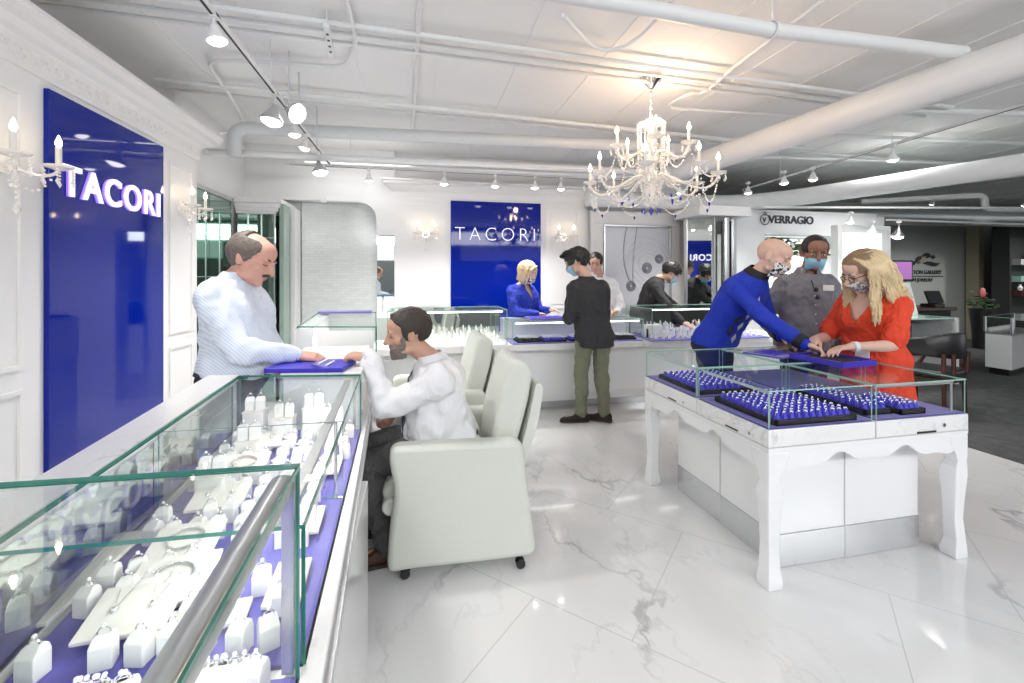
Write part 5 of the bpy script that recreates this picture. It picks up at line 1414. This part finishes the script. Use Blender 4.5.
        for sx in (-1, 1):
            for zz in (top - .004, low + .02): m.tube([Qp for Qp in (s.hp(sx * .070 * w, .030, zz - .005), s.hp(sx * .080, .0, lerp(zz, -.01, .6)), s.hp(sx * .080, -.022, -.004))], .0013, 5)
        m.build('ear_loops', WHITECLOTH, o); return o
    def glasses(s, m_):
        m = MB()
        for sx in (-1, 1):
            pts = [s.hp(sx * .033 + .022 * math.cos(a) * (1.05), .104 - .006 * abs(math.cos(a)) , -.003 + .017 * math.sin(a)) for a in [i * 2 * PI / 16 for i in range(17)]]
            m.tube(pts, .0024, 5); m.tube([s.hp(sx * .055, .099, .003), s.hp(sx * .078, .04, .004), s.hp(sx * .084, -.01, .004)], .0024, 5)
        m.tube([s.hp(-.011, .106, 0), s.hp(0, .110, .002), s.hp(.011, .106, 0)], .0022, 5); m.build('eyeglasses', m_, s.root)
    def belt(s, m_, t=.08, inf=.022, buckle=True, h=.035):
        m = MB(); secs = []
        for tt in (t - h, t - h * .0):
            w, d, o = interp(TSEC, tt); c, X, Y = s.sec(tt); b = s.belly * math.exp(-((tt - .22) / .26) ** 2)
            secs.append(ring_pts(c + Y * (o * s.k + b * .6), X, Y, w * s.wide * s.k + inf + b * .15, d * s.wide * s.k + inf + b * .5, 32))
        m.loft(secs); o = m.build('belt', m_, s.root)
        if buckle:
            w, d, oo = interp(TSEC, t - h / 2); c, X, Y = s.sec(t - h / 2); b = s.belly * math.exp(-((t - .22) / .26) ** 2)
            p = c + Y * (oo * s.k + b * .6 + d * s.wide * s.k + inf + b * .5 + .003)
            Mx = Matrix(((X.x, Y.x, s.sp.x), (X.y, Y.y, s.sp.y), (X.z, Y.z, s.sp.z))); MB().cbox(p, (.045, .006, .04), Mx).build('buckle', CHROME, o, bevel=.002, smooth=False)
    def chest_pt(s, x, t, out=.0):
        w, d, o = interp(TSEC, t); c, X, Y = s.sec(t)
        b = s.belly * math.exp(-((t - .22) / .26) ** 2)
        u = min(.95, abs(x) / max(.01, w * s.wide * s.k))
        return c + X * x + Y * ((o + (s.female and .022 * math.exp(-((t - .64) / .13) ** 2) * 1.1 or 0)) * s.k + b * .6 + (d * s.wide * s.k + b * .5) * (1 - u ** 2.4) ** (1 / 2.4) + out)
    def buttons(s, m_, out=.022, n=5, t0=.25, t1=.88):
        m = MB(); pts = [s.chest_pt(0, lerp(t0, t1, i / 12), out) for i in range(13)]
        for i in range(n): m.ball(s.chest_pt(0, lerp(t0, t1, (i + .5) / n), out + .004), .0055, 8)
        m.build('buttons', m_, s.root)
    def cuffs(s, m_, r=.042, L=.05, which='lr'):
        for q in which:
            W_ = V(s.hands[q][0]); d = (s.el[q] - W_).normalized(); MB().tube([W_ + d * .004, W_ + d * L], [r * s.k, (r + .004) * s.k], 16).build('cuff', m_, s.root, bevel=.003)

def skin(name, c): return mat(name, c, .48, bump=.02, bscale=200, sss=.12)
SK1 = skin('fair_skin', (.66, .40, .30)); SK2 = skin('tan_skin', (.55, .32, .23)); SK3 = skin('brown_skin', (.27, .13, .085)); SK4 = skin('pale_skin', (.72, .47, .37)); SK5 = skin('ruddy_skin', (.66, .36, .28))
HDK = mat('black_hair', (.012, .011, .011), .45, bump=.6, bscale=90); HBR = mat('dark_brown_hair', (.035, .024, .018), .5, bump=.6, bscale=90)
HGR = mat('greying_hair', (.16, .13, .11), .6, bump=.6, bscale=90, var=.4, vscale=40); HBEARD = mat('grey_beard', (.20, .17, .15), .8, bump=.8, bscale=150, var=.5, vscale=30)
HBL = mat('blond_hair', (.62, .47, .27), .45, bump=.7, bscale=70, var=.25, vscale=30)
HROOT = mat('light_brown_hair', (.26, .17, .095), .5, bump=.7, bscale=70, var=.3, vscale=30)
HBL2 = mat('golden_blond_hair', (.70, .55, .33), .4, bump=.3, bscale=90, var=.45, vscale=14)
EYEW = mat('eye_white', (.8, .8, .78), .2); BROWN = mat('brown_iris', (.04, .02, .01), .2)
LIPS = mat('lips_tone', (.50, .22, .19), .45)
SOLE = mat('shoe_sole', (.05, .04, .035), .7)
WHITECLOTH = cloth('white_cotton', (.80, .80, .82), .75, .35)
SHIRTB = stripe_mat('pale_blue_striped_cotton', (.60, .68, .83), (.78, .83, .90), .010)
SHIRTG = cloth('grey_melange_cotton', (.22, .22, .25), .8, .5, var=.15)
SWEAT = cloth('royal_blue_knit', (.008, .035, .46), .8, .45, 7, .15, 160)
BLAZ = cloth('royal_blue_cloth', (.006, .03, .40), .7, .5)
JACK = cloth('charcoal_jacket_cloth', (.034, .034, .037), .8, .5)
OLIVE = cloth('olive_chino', (.19, .20, .135), .8, .7, 12)
GREYT = cloth('grey_suit_cloth', (.10, .096, .096), .8, .7, 12)
BLACKC = mat('black_cloth', (.012, .012, .015), .75)
DRESS = cloth('orange_red_crepe', (.78, .060, .018), .7, .6, 11)
BRSHOE = mat('brown_shoe_leather', (.07, .030, .017), .4); DKSHOE = mat('dark_suede', (.030, .022, .018), .8)
NAVY = mat('navy_tie_silk', (.014, .022, .11), .5)
SURG = mat('surgical_mask_blue', (.30, .62, .80), .7, bump=.2, bscale=40)
SPOT = spot_mat('leopard_print', (.80, .78, .76), (.03, .03, .03), 55)
SPOT2 = spot_mat('grey_floral_print', (.72, .68, .66), (.25, .22, .24), 60)
SPOT3 = spot_mat('red_black_white_print', (.75, .72, .72), (.12, .03, .05), 60)

def f2(*p): return V(p)
DN = V((0, 0, -1))
short = lambda fz=.055, side=-.025, back=-.055: (lambda x, y, z: (z > fz + (.0) if y > .055 else z > lerp(back, side, max(0, min(1, (y + .10) / .09))) if y < -.005 else z > lerp(side + .02, fz, max(0, (y + .005) / .06))))

# ---- 1 standing assistant at left, pale blue shirt
P1 = Person('balding man with moustache in pale blue striped shirt reaching over the left counter', (-.99, 2.60, 0), (-.955, 2.60, .93), (-.935, 2.56, 1.445), (1, -.12, 0), (1, -.25, 0), (-.845, 2.545, 1.545), (1, -.22, -.42),
    {'r': ((-.60, 2.42, 1.055), (1, .05, -.15), (.1, .3, -1), .45), 'l': ((-.73, 2.50, .985), (1, -.5, -.1), (0, .1, -1), .5)},
    {'r': ((-1.0, 2.50, .085), (1, -.1, 0)), 'l': ((-1.04, 2.75, .085), (1, .1, 0))}, k=1.0, belly=.085, wide=1.10, headk=1.10,
    poles={'r': V((-.25, -.6, -.9)), 'l': V((-.5, .8, -.6))}, up=(.25, 0, 1))
P1.body(SK5); P1.face(HBR, True, LIPS)
P1.trousers(BLACKC, waist=.10)
P1.top(SHIRTB, t0=.04, inf=.022, r=(.072, .062, .042), disp=.022, dscale=.12)
P1.belt(BLACK, t=.085, inf=.024); P1.collar(SHIRTB, .066, .045, .35); P1.buttons(WHITECLOTH); P1.cuffs(SHIRTB, .038, .06); P1.shoes(BLACK)
P1.hair_cap(HGR, lambda x, y, z: (y < .045 and (y < -.045 or (abs(x) > .052 and z < .085)) and z > -.055 + max(0, y + .03) * 1.25) , off=.004, bump=.004)
m = MB()
for i in range(13):
    x = (i - 6) * .0045; m.ball(P1.hp(x, .100 - abs(x) * .25, -.046 - abs(x) * .25), .0055, 6)
m.build('moustache', HBR, P1.root)

# ---- 2 bearded man seated, white shirt
P2 = Person('bearded man in white shirt and dark tie seated in the pale armchair', (.23, 2.45, 0), (.175, 2.47, .555), (.075, 2.44, 1.005), (-1, -.03, 0), (-1, -.06, 0), (-.055, 2.44, 1.15), (-1, -.10, -.16),
    {'l': ((-.245, 2.36, 1.035), (-1, .1, .22), (0, .2, -1), .75), 'r': ((-.13, 2.62, .70), (-.5, -.4, -.8), (-.6, .5, 0), .7)},
    {'r': ((-.235, 2.60, .09), (-1, 0, 0)), 'l': ((-.15, 2.33, .09), (-1, -.05, 0))}, k=1.0, belly=.08, wide=1.14, headk=1.06, sitting=True, shw=1.02,
    poles={'l': V((-.45, -.4, -1)), 'r': V((.6, .4, -.6))}, kneep={'l': V((-1, 0, .9)), 'r': V((-1, 0, .9))}, bend=-.0, up=(-.1, 0, 1))
P2.body(SK2); P2.face(HBR, True, LIPS)
P2.trousers(GREYT, waist=.12, rh=.090, rk=.074, ra=.062, disp=.02)
P2.top(WHITECLOTH, t0=.0, inf=.026, r=(.082, .070, .048), disp=.028, dscale=.13)
P2.collar(WHITECLOTH, .068, .045, .3); P2.cuffs(WHITECLOTH, .042, .07); P2.shoes(BRSHOE)
P2.belt(BLACK, t=.07, inf=.02, buckle=False)
m = MB(); m.loft([[P2.chest_pt(x, t_, .030) for x in (-w_, w_)] + [P2.chest_pt(x, t_, .036) for x in (w_, -w_)] for t_, w_ in ((.97, .012), (.93, .018), (.85, .022), (.6, .030), (.35, .040), (.16, .044), (.10, .004))]); m.build('tie', NAVY, P2.root)
W_ = V(P2.hands['l'][0]); d_ = (P2.el['l'] - W_).normalized()
m = MB(); m.torus(W_ - d_ * .012, .034, .007, 20, 6, V((0, 0, 1)).rotation_difference(d_).to_matrix()); m.cyl(W_ + V((-.0, -.034, .004)), .019, .010, 16, R3('X', PI / 2)); m.build('wrist_watch', CHROME, P2.root)
P2.hair_cap(HBR, lambda x, y, z: (z > .062 if y > .045 else (z > .0 + max(0, y + .02) * .9 or (z > -.05 and .0 < y < .028)) if y > -.05 else z > -.04), off=.003, bump=.004,
    extra=lambda mb: [mb.ball(P2.hp(random.Random(i).uniform(-.04, .04), random.Random(i + 99).uniform(-.05, .060), .112 - .22 * max(0, random.Random(i + 99).uniform(-.05, .060))), .014, 6) for i in range(60)])
mb = MB(); rr = random.Random(2)
for i in range(260):
    a = rr.uniform(-1.5, 1.5); v = rr.random(); z = lerp(-.050, -.112, v)
    if abs(a) < .30 and -.075 < z < -.052: continue
    mb.ball(P2.hp(math.sin(a) * (.062 - .020 * v), .022 + math.cos(a) * (.072 - .004 * v), z), .0105, 6)
for i in range(40):
    a = rr.choice((-1, 1)) * rr.uniform(1.25, 1.6); mb.ball(P2.hp(math.sin(a) * .068, .02 + math.cos(a) * .07, rr.uniform(-.05, -.005)), .007, 6)
for i in range(14): mb.ball(P2.hp((i - 6.5) * .0048, .098 - abs(i - 6.5) * .0012, -.047), .006, 6)
for i in range(60):
    mb.ball(P2.hp(rr.uniform(-.022, .022), rr.uniform(.082, .094), rr.uniform(-.108, -.078)), .009, 6)
blob('beard', mb, HBEARD, P2.root, .005, 3)

# ---- 3 woman behind the back counter
b3 = aty(524, 277, 5.25)
P3 = Person('blonde bobbed woman in royal blue jacket and patterned mask behind the back counter', (b3.x, 5.25, 0), (b3.x - .02, 5.27, .90), (b3.x - .03, 5.22, 1.37), (.45, -1, 0), (.6, -1, 0), (b3.x + .02, 5.15, 1.50), (.7, -1, -.35),
    {'r': ((b3.x + .06, 4.88, 1.03), (.8, -.2, -.05), (0, -.2, -1), .4), 'l': ((b3.x + .24, 5.0, 1.06), (.6, -.6, .05), (-.3, -.2, -1), .4)},
    {'r': ((b3.x - .1, 5.27, .085), (.3, -1, 0)), 'l': ((b3.x + .1, 5.27, .085), (.3, -1, 0))}, k=.94, headk=1.08, wide=1.12, female=True)
P3.body(SK4, .007); P3.face(HGR, True, None)
c_, X_, Y_ = P3.sec(.93); c2_ = P3.chest_pt(0, .60, .01)
P3.top(BLAZ, 'jacket', t0=-.12, inf=.026, r=(.070, .058, .042), disp=.014, cut=lambda p: (p - P3.chest_pt((p - P3.sec(.8)[0]).dot(P3.sec(.8)[1]), .8, 0)).length < .2 and (p - P3.sec(.8)[0]).dot(P3.sec(.8)[2]) > .03 and abs((p - P3.sec(.8)[0]).dot(P3.sec(.8)[1])) < .045 * max(0, min(1, ((p - P3.P).dot(P3.sp) / P3.ax.length - .60) / .35)) + .001)
P3.trousers(BLACKC); P3.shoes(BLACK); P3.mask(SPOT3)
P3.hair_cap(HBL, lambda x, y, z: (z > .05 if y > .052 else (z > -.09)), off=.012, bump=.006, voxel=.006,
    extra=lambda mb: [mb.ball(P3.hp(sx * (.078 + .006 * math.sin(v * 3)), lerp(-.06, .052, u), lerp(.05, -.088, v)), .014, 6) for sx in (-1, 1) for u in [i / 7 for i in range(8)] for v in [j / 8 for j in range(9)]] + [mb.tube([P3.hp(-.03, .085, .10), P3.hp(.02, .104, .085), P3.hp(.060, .085, .04)], [.012, .018, .012], 8)])

# ---- 4 man in charcoal jacket seen from behind
P4p = Person('dark haired man in charcoal jacket and olive trousers standing with his back turned', (1.70, 4.12, 0), (1.70, 4.13, .92), (1.62, 4.10, 1.44), (-.1, 1, 0), (.02, 1, 0), (1.535, 4.16, 1.60), (-.80, .60, -.45),
    {'l': ((1.50, 4.36, 1.03), (.3, 1, -.1), (.2, 0, -1), .5), 'r': ((1.74, 4.37, 1.03), (-.5, 1, -.1), (-.3, 0, -1), .5)},
    {'l': ((1.60, 4.20, .09), (-1, .15, 0)), 'r': ((1.83, 4.16, .09), (-.8, .65, 0))}, k=1.02, headk=1.08, shw=1.0, wide=.95, poles={'l': V((-.3, -.6, -.9)), 'r': V((.3, -.6, -.9))})
P4p.body(SK1, .007); P4p.face(HDK, True, LIPS)
P4p.trousers(OLIVE, rh=.093, rk=.072, ra=.055, disp=.018)
P4p.top(JACK, 'jacket', t0=-.30, inf=.028, r=(.074, .062, .048), disp=.012, extra=lambda t: min(.055, .28 * max(0, -t)))
P4p.collar(JACK, .070, .030, .5); P4p.shoes(DKSHOE)
P4p.mask(SURG)
P4p.hair_cap(HDK, lambda x, y, z: (z > .045 if y > .06 else (z > -.015 if y > -.045 else z > -.065)), off=.010, bump=.012, noise_s=35,
    extra=lambda mb: [mb.ball(P4p.hp(random.Random(i).uniform(-.06, .06), random.Random(i + 50).uniform(.02, .105), .115 - .35 * max(0, random.Random(i + 50).uniform(.02, .105) - .05)), .020, 6) for i in range(60)])

# ---- 5 man in white shirt behind the jacket man
b5 = aty(598, 277, 5.15)
P5 = Person('dark haired man in white shirt partly hidden behind the man in the charcoal jacket', (b5.x, 5.15, 0), (b5.x + .08, 5.27, .92), (b5.x + .05, 5.22, 1.46), (-.3, -1, 0), (-.3, -1, 0), (b5.x - .03, 5.15, 1.62), (-.55, -1, -.3),
    {'r': ((b5.x - .10, 4.98, 1.05), (-.5, -.6, -.05), (0, 0, -1), .5), 'l': ((b5.x + .16, 4.93, 1.04), (-.8, -.3, -.05), (0, 0, -1), .6)},
    {'r': ((b5.x - .05, 5.25, .085), (0, -1, 0)), 'l': ((b5.x + .18, 5.25, .085), (0, -1, 0))}, k=1.03, headk=1.06)
P5.body(SK2, .007); P5.face(HDK, True, LIPS); P5.trousers(BLACKC); P5.top(WHITECLOTH, t0=-.02, inf=.022, r=(.070, .060, .044), disp=.02); P5.collar(WHITECLOTH); P5.cuffs(WHITECLOTH); P5.shoes(BLACK)
P5.hair_cap(HDK, lambda x, y, z: (z > .060 if y > .05 else (z > -.005 if y > -.045 else z > -.045)), off=.005, bump=.004)

# ---- 6 leaning man in dark jacket at the right of the back counter
b6 = aty(655, 277, 5.32)
P6 = Person('dark haired man in black jacket and surgical mask bending over the right back case', (b6.x, 5.35, 0), (b6.x - .10, 5.42, .90), (b6.x + .04, 5.30, 1.43), (.8, -.6, 0), (1, -.4, 0), (b6.x + .20, 5.25, 1.505), (1, -.25, -.85),
    {'r': ((b6.x - .03 + .12, 4.86, .90), (.6, -.7, -.3), (.2, .2, -1), .5), 'l': ((b6.x + .30, 5.02, .95), (.5, -.8, -.5), (-.4, 0, -1), .5)},
    {'r': ((b6.x - .2, 5.30, .085), (.8, -.6, 0)), 'l': ((b6.x - .02, 5.50, .085), (.8, -.6, 0))}, k=1.0, headk=1.08, up=(.5, 0, 1), bend=.03)
P6.body(SK1, .007); P6.face(HDK, True, None); P6.trousers(BLACKC); P6.top(JACK, 'jacket', t0=-.1, inf=.026, r=(.072, .062, .046)); P6.collar(JACK, .07, .03, .5); P6.mask(SURG); P6.shoes(BLACK)
P6.hair_cap(HDK, lambda x, y, z: (z > .040 if y > .06 else (z > -.015 if y > -.045 else z > -.06)), off=.012, bump=.012, noise_s=35)

# ---- 7 bald man in royal blue argyle sweater
P7 = Person('bald man in royal blue argyle sweater and leopard mask pointing at the ring box', (2.38, 3.20, 0), (2.375, 3.19, .93), (2.525, 2.91, 1.475), (.35, -1, 0), (.35, -1, 0), (2.60, 2.83, 1.60), (.55, -1, -.50),
    {'r': ((2.455, 2.42, 1.015), (.55, -.80, -.35), (-.25, -.2, -1), .55), 'l': ((2.66, 2.82, 1.00), (.1, -1, -.2), (-.4, 0, -1), .5)},
    {'r': ((2.28, 3.18, .09), (.5, -1, 0)), 'l': ((2.46, 3.30, .09), (.6, -1, 0))}, k=1.03, headk=1.13, wide=1.0, poles={'r': V((-.65, .35, -.75)), 'l': V((.6, .5, -.6))}, bend=.03, up=(.25, -.2, 1))
P7.body(SK4); P7.face(HGR, True, None); P7.mask(SPOT, low=-.112)
P7.trousers(BLACKC, waist=.06); P7.shoes(BLACK)
P7.top(SWEAT, 'sweater', t0=-.05, inf=.022, r=(.068, .058, .040), disp=.012, dscale=.14)
P7.collar(BLACKC, .073, .05, .25); P7.cuffs(BLACKC, .048, .05)
AR1 = mat('argyle_light_grey', (.50, .52, .60), .8); AR2 = mat('argyle_navy', (.012, .015, .06), .8); AR3 = mat('argyle_olive_line', (.12, .12, .08), .8)
def patch(P, pts, mt, out=.026, th=.002, name='argyle_patch'):
    m = MB(); c = (sum(p[0] for p in pts) / len(pts), sum(p[1] for p in pts) / len(pts)); q = []
    for i, p in enumerate(pts):
        n_ = pts[(i + 1) % len(pts)]
        for j in range(3): q.append((lerp(p[0], n_[0], j / 3), lerp(p[1], n_[1], j / 3)))
    m.bm.faces.new([m.bm.verts.new(P.chest_pt(x, t_, out)) for x, t_ in q])
    r = bmesh.ops.poke(m.bm, faces=list(m.bm.faces))
    for v in r['verts']: v.co = P.chest_pt(c[0], c[1], out)
    o = m.build(name, mt, P.root); so = o.modifiers.new('t', 'SOLIDIFY'); so.thickness = th; so.offset = 0
    return o
for t_ in (.74, .56, .38, .20): patch(P7, [(.03, t_ + .07), (.058, t_), (.03, t_ - .07), (.002, t_)], AR1)
for t_ in (.66, .48, .30): patch(P7, [(.095, t_ + .07), (.125, t_), (.095, t_ - .07), (.065, t_)], AR2)
for sx in (-.045, -.10, .09):
    m = MB(); m.tube([P7.chest_pt(sx + .03 * math.sin(i * .9), lerp(.82, .12, i / 14), .027) for i in range(15)], .0016, 5); m.build('argyle_line', AR3, P7.root)

# ---- 8 man in grey shirt
P8 = Person('man in grey button shirt and pale blue surgical mask standing behind the display table', (3.10, 3.05, 0), (3.10, 3.07, .93), (3.09, 3.02, 1.49), (-.35, -1, 0), (-.5, -1, 0), (3.10, 2.96, 1.645), (-.62, -1, -.30),
    {'r': ((2.80, 3.00, .98), (.1, -.3, -1), (.9, .2, 0), .5), 'l': ((3.28, 2.88, .98), (-.1, -.3, -1), (-.9, -.2, 0), .5)},
    {'r': ((3.0, 3.08, .09), (-.4, -1, 0)), 'l': ((3.22, 3.10, .09), (-.1, -1, 0))}, k=1.06, headk=1.13, wide=1.04, belly=.045, shw=1.0)
P8.body(SK3); P8.face(HDK, False, None); P8.mask(SURG, low=-.104, top=-.022, w=.93)
P8.trousers(BLACKC); P8.shoes(BLACK); P8.top(SHIRTG, t0=-.10, inf=.024, r=(.074, .064, .048), disp=.022); P8.collar(SHIRTG, .072, .045, .5); P8.buttons(WHITECLOTH)
P8.hair_cap(HDK, lambda x, y, z: (z > .066 if y > .05 else (z > .012 if y > -.045 else z > -.04)), off=-.002, bump=.001)
m = MB(); a_ = P8.chest_pt(.0, .78, .034)
for k_ in (0, 1): m.ball(a_ + V((.0 + .012 * k_, -.012, -.03 + .06 * (1 - k_) - .03)), (.022, .010, .018), 10)
m.tube([P8.chest_pt(.01, .90, .03), a_], .004, 6); m.build('hanging_sunglasses', BLACK, P8.root)
Mx = P8.chest_pt(-.10, .80, .034); m = MB(); m.cbox(Mx, (.075, .004, .045), frame3(-P8.cf)); m.build('name_tag', PAPER, P8.root, bevel=.001, smooth=False)

# ---- 9 woman in orange red dress
P9 = Person('woman with long blond hair and glasses in an orange red dress by the display table', (3.02, 2.46, 0), (3.08, 2.47, .88), (2.965, 2.40, 1.36), (-1, -.1, 0), (-1, -.08, 0), (2.865, 2.375, 1.485), (-.95, .28, -.48),
    {'l': ((2.640, 2.265, 1.015), (-1, .10, -.12), (0, -.1, -1), .35), 'r': ((2.68, 2.56, 1.02), (-1, -.55, -.25), (0, -.1, -1), .45)},
    {'r': ((3.08, 2.56, .085), (-1, -.2, 0)), 'l': ((3.10, 2.36, .085), (-1, -.4, 0))}, k=.97, headk=1.10, wide=1.10, female=True, belly=.02, poles={'l': V((.35, -.45, -1)), 'r': V((.3, .6, -.8))}, up=(-.30, 0, 1))
P9.body(SK4, .005); P9.face(HGR, True, None, brow=True); P9.mask(SPOT2, low=-.100); P9.glasses(BROWN)
def vneck(P, t_lo, w, rad=.24):
    c, X, Y = P.sec(.8)
    def f(p):
        t_ = (p - P.P).dot(P.sp) / P.ax.length; x = (p - c).dot(X); y = (p - c).dot(Y)
        return y > .02 and t_ > t_lo and abs(x) < w * (t_ - t_lo) / (1.0 - t_lo) and t_ < 1.1
    return f
def skirt(mb):
    secs = []
    for z, w, d in ((.92, .165, .14), (.84, .195, .165), (.74, .205, .175), (.60, .215, .185), (.47, .225, .19)):
        c = V((P9.P.x + .01, P9.P.y, z)); secs.append([c + P9.hr * math.cos(a) * w * (1 + .03 * math.sin(a * 9)) + P9.hf * math.sin(a) * d * (1 + .03 * math.sin(a * 9)) for a in [i * 2 * PI / 60 for i in range(60)]])
    mb.loft(secs)
P9.top(DRESS, 'dress', t0=-.06, t1=.93, inf=.020, r=(.074, .072, .05), f=.44, disp=.014, cut=vneck(P9, .66, .10), more=skirt, voxel=.007)
P9.shoes(BLACK)
for q in 'l':
    W_ = V(P9.hands[q][0]); d_ = (P9.el[q] - W_).normalized(); MB().tube([W_ + d_ * .015, W_ + d_ * .04], .032, 14).build('white_wristband', WHITECLOTH, P9.root)
m = MB(); m.cbox(P9.chest_pt(-.04, .22, .034), (.09, .004, .05), frame3(-P9.cf)); m.build('paper_slip', PAPER, P9.root, smooth=False)
def hair9(mb, N_, R_, seed=11, out_=0.0):
    rr = random.Random(seed)
    for i in range(N_):
        sx = rr.choice((-1, 1)); u = rr.random(); ys = lerp(-.10, .020, u)
        a = P9.hp(sx * rr.uniform(.012, .04), lerp(-.09, .035, u), .113 - .02 * abs(u - .5)); L = rr.uniform(.24, .36)
        b = P9.hp(sx * .088, ys, .03); ph = rr.uniform(0, 6)
        pts = [a, lerp(a, b, .5) + (b - P9.H) * .18, b]
        n_ = 7
        for j in range(1, n_ + 1):
            w_ = .020 * math.sin(j * 1.5 + ph)
            back = V((.085, -.01, 0))
            pts.append(b + V((0, 0, -L * j / n_)) + back * (j / n_) * (1.6 if ys < -.02 else .25) + P9.HM @ V((sx * (.010 + w_ * .6), w_, 0)))
        pts = [bez(pts[:3], i_ / 4) for i_ in range(4)] + pts[2:]
        pts = [p_ + (p_ - V((P9.H.x + .02, P9.H.y, p_.z))).normalized() * out_ for p_ in pts]
        mb.tube(pts, [R_ * (1 if q_ < 5 else 1 - .5 * (q_ - 5) / len(pts)) for q_ in range(len(pts))], 6)
P9.hair_cap(HROOT, lambda x, y, z: (z > .074 if y > .05 else z > (.02 if y > .0 else -.06)), off=.006, bump=.004, voxel=.006)
mb = MB(); hair9(mb, 150, .0115); blob('long_hair', mb, HBL, P9.root, .006, 2)
mb = MB(); hair9(mb, 230, .0042, 77, .012); mb.build('hair_strands', HBL2, P9.root)

# person reflected far left is left to the mirrors themselves

# ================================================================ LIGHT
w = bpy.data.worlds.new('world'); S.world = w; w.use_nodes = True
w.node_tree.nodes['Background'].inputs[0].default_value = (.93, .97, 1, 1); w.node_tree.nodes['Background'].inputs[1].default_value = 1.0
def area(name, loc, size, sy, energy, rot=(0, 0, 0), col=(1, .98, .96)):
    l = bpy.data.lights.new(name, 'AREA'); l.shape = 'RECTANGLE'; l.size = size; l.size_y = sy; l.energy = energy; l.color = col
    o = bpy.data.objects.new(name, l); link(o); o.location = loc; o.rotation_euler = rot; return o
area('ceiling_fill_light', (5.9, 4.2, 3.05), 1.2, .14, 16)  # added fill under the ceiling, no fixture belongs to it
for (x, y, e, ax_, ay_) in ((8.6, 5.9, 70, .3, .6), (10.4, 5.7, 80, .2, .7), (12.2, 5.6, 70, .0, .6), (9.6, 3.4, 60, .2, .1), (12.5, 3.2, 50, 0, .3)):  # spotlights added to brighten the dark showroom
    d_ = V((ax_, ay_, -1)).normalized(); p_ = (x, y, 2.82)
    spot_head(p_, tuple(d_), 'added showroom fill spotlight over the dark carpet, at %s' % {8.6: 'the wall sign', 10.4: 'the cash desk', 12.2: 'the dark doorway', 9.6: 'the black chairs', 12.5: 'the white cabinet'}[x], watt=e)
area('ceiling_fill_light', (-.7, 5.6, 2.9), 1.2, .2, 3)  # added fill beside the left soffit, no fixture belongs to it
area('front_fill_light', (2.5, -2.7, 2.72), 9.5, .5, 150, (PI * .30, 0, 0), (.97, .98, 1))  # added strip of fill behind the camera, tilted down into the room
# bright liner lamp in the corner case
area('case_lamp', (-.55, 3.7, 1.10), .3, .9, 4)
area('case_lamp', (-.315, 1.5, .972), .03, 1.1, 2.6, (0, .5, 0))
area('case_lamp', (-.262, .35, 1.06), .03, .9, 2.4, (0, .5, 0))

cam = bpy.data.cameras.new('camera'); cam.lens = 36 * F / 1024; cam.sensor_width = 36; cam.shift_y = -(341.5 - CY) / 1024; cam.clip_start = .02
co = bpy.data.objects.new('camera', cam); link(co); co.location = (0, 0, EYE); co.rotation_euler = (PI / 2, 0, -TH); S.camera = co
S.view_settings.view_transform = 'Standard'; S.view_settings.look = 'None'; S.view_settings.gamma = 1; S.view_settings.use_curve_mapping = False; S.view_settings.exposure = .42
S.cycles.transparent_max_bounces = 32; S.cycles.max_bounces = 10; S.cycles.glossy_bounces = 5; S.cycles.diffuse_bounces = 5; S.cycles.use_denoising = True; S.cycles.sample_clamp_indirect = 6; S.cycles.caustics_reflective = False; S.cycles.caustics_refractive = False
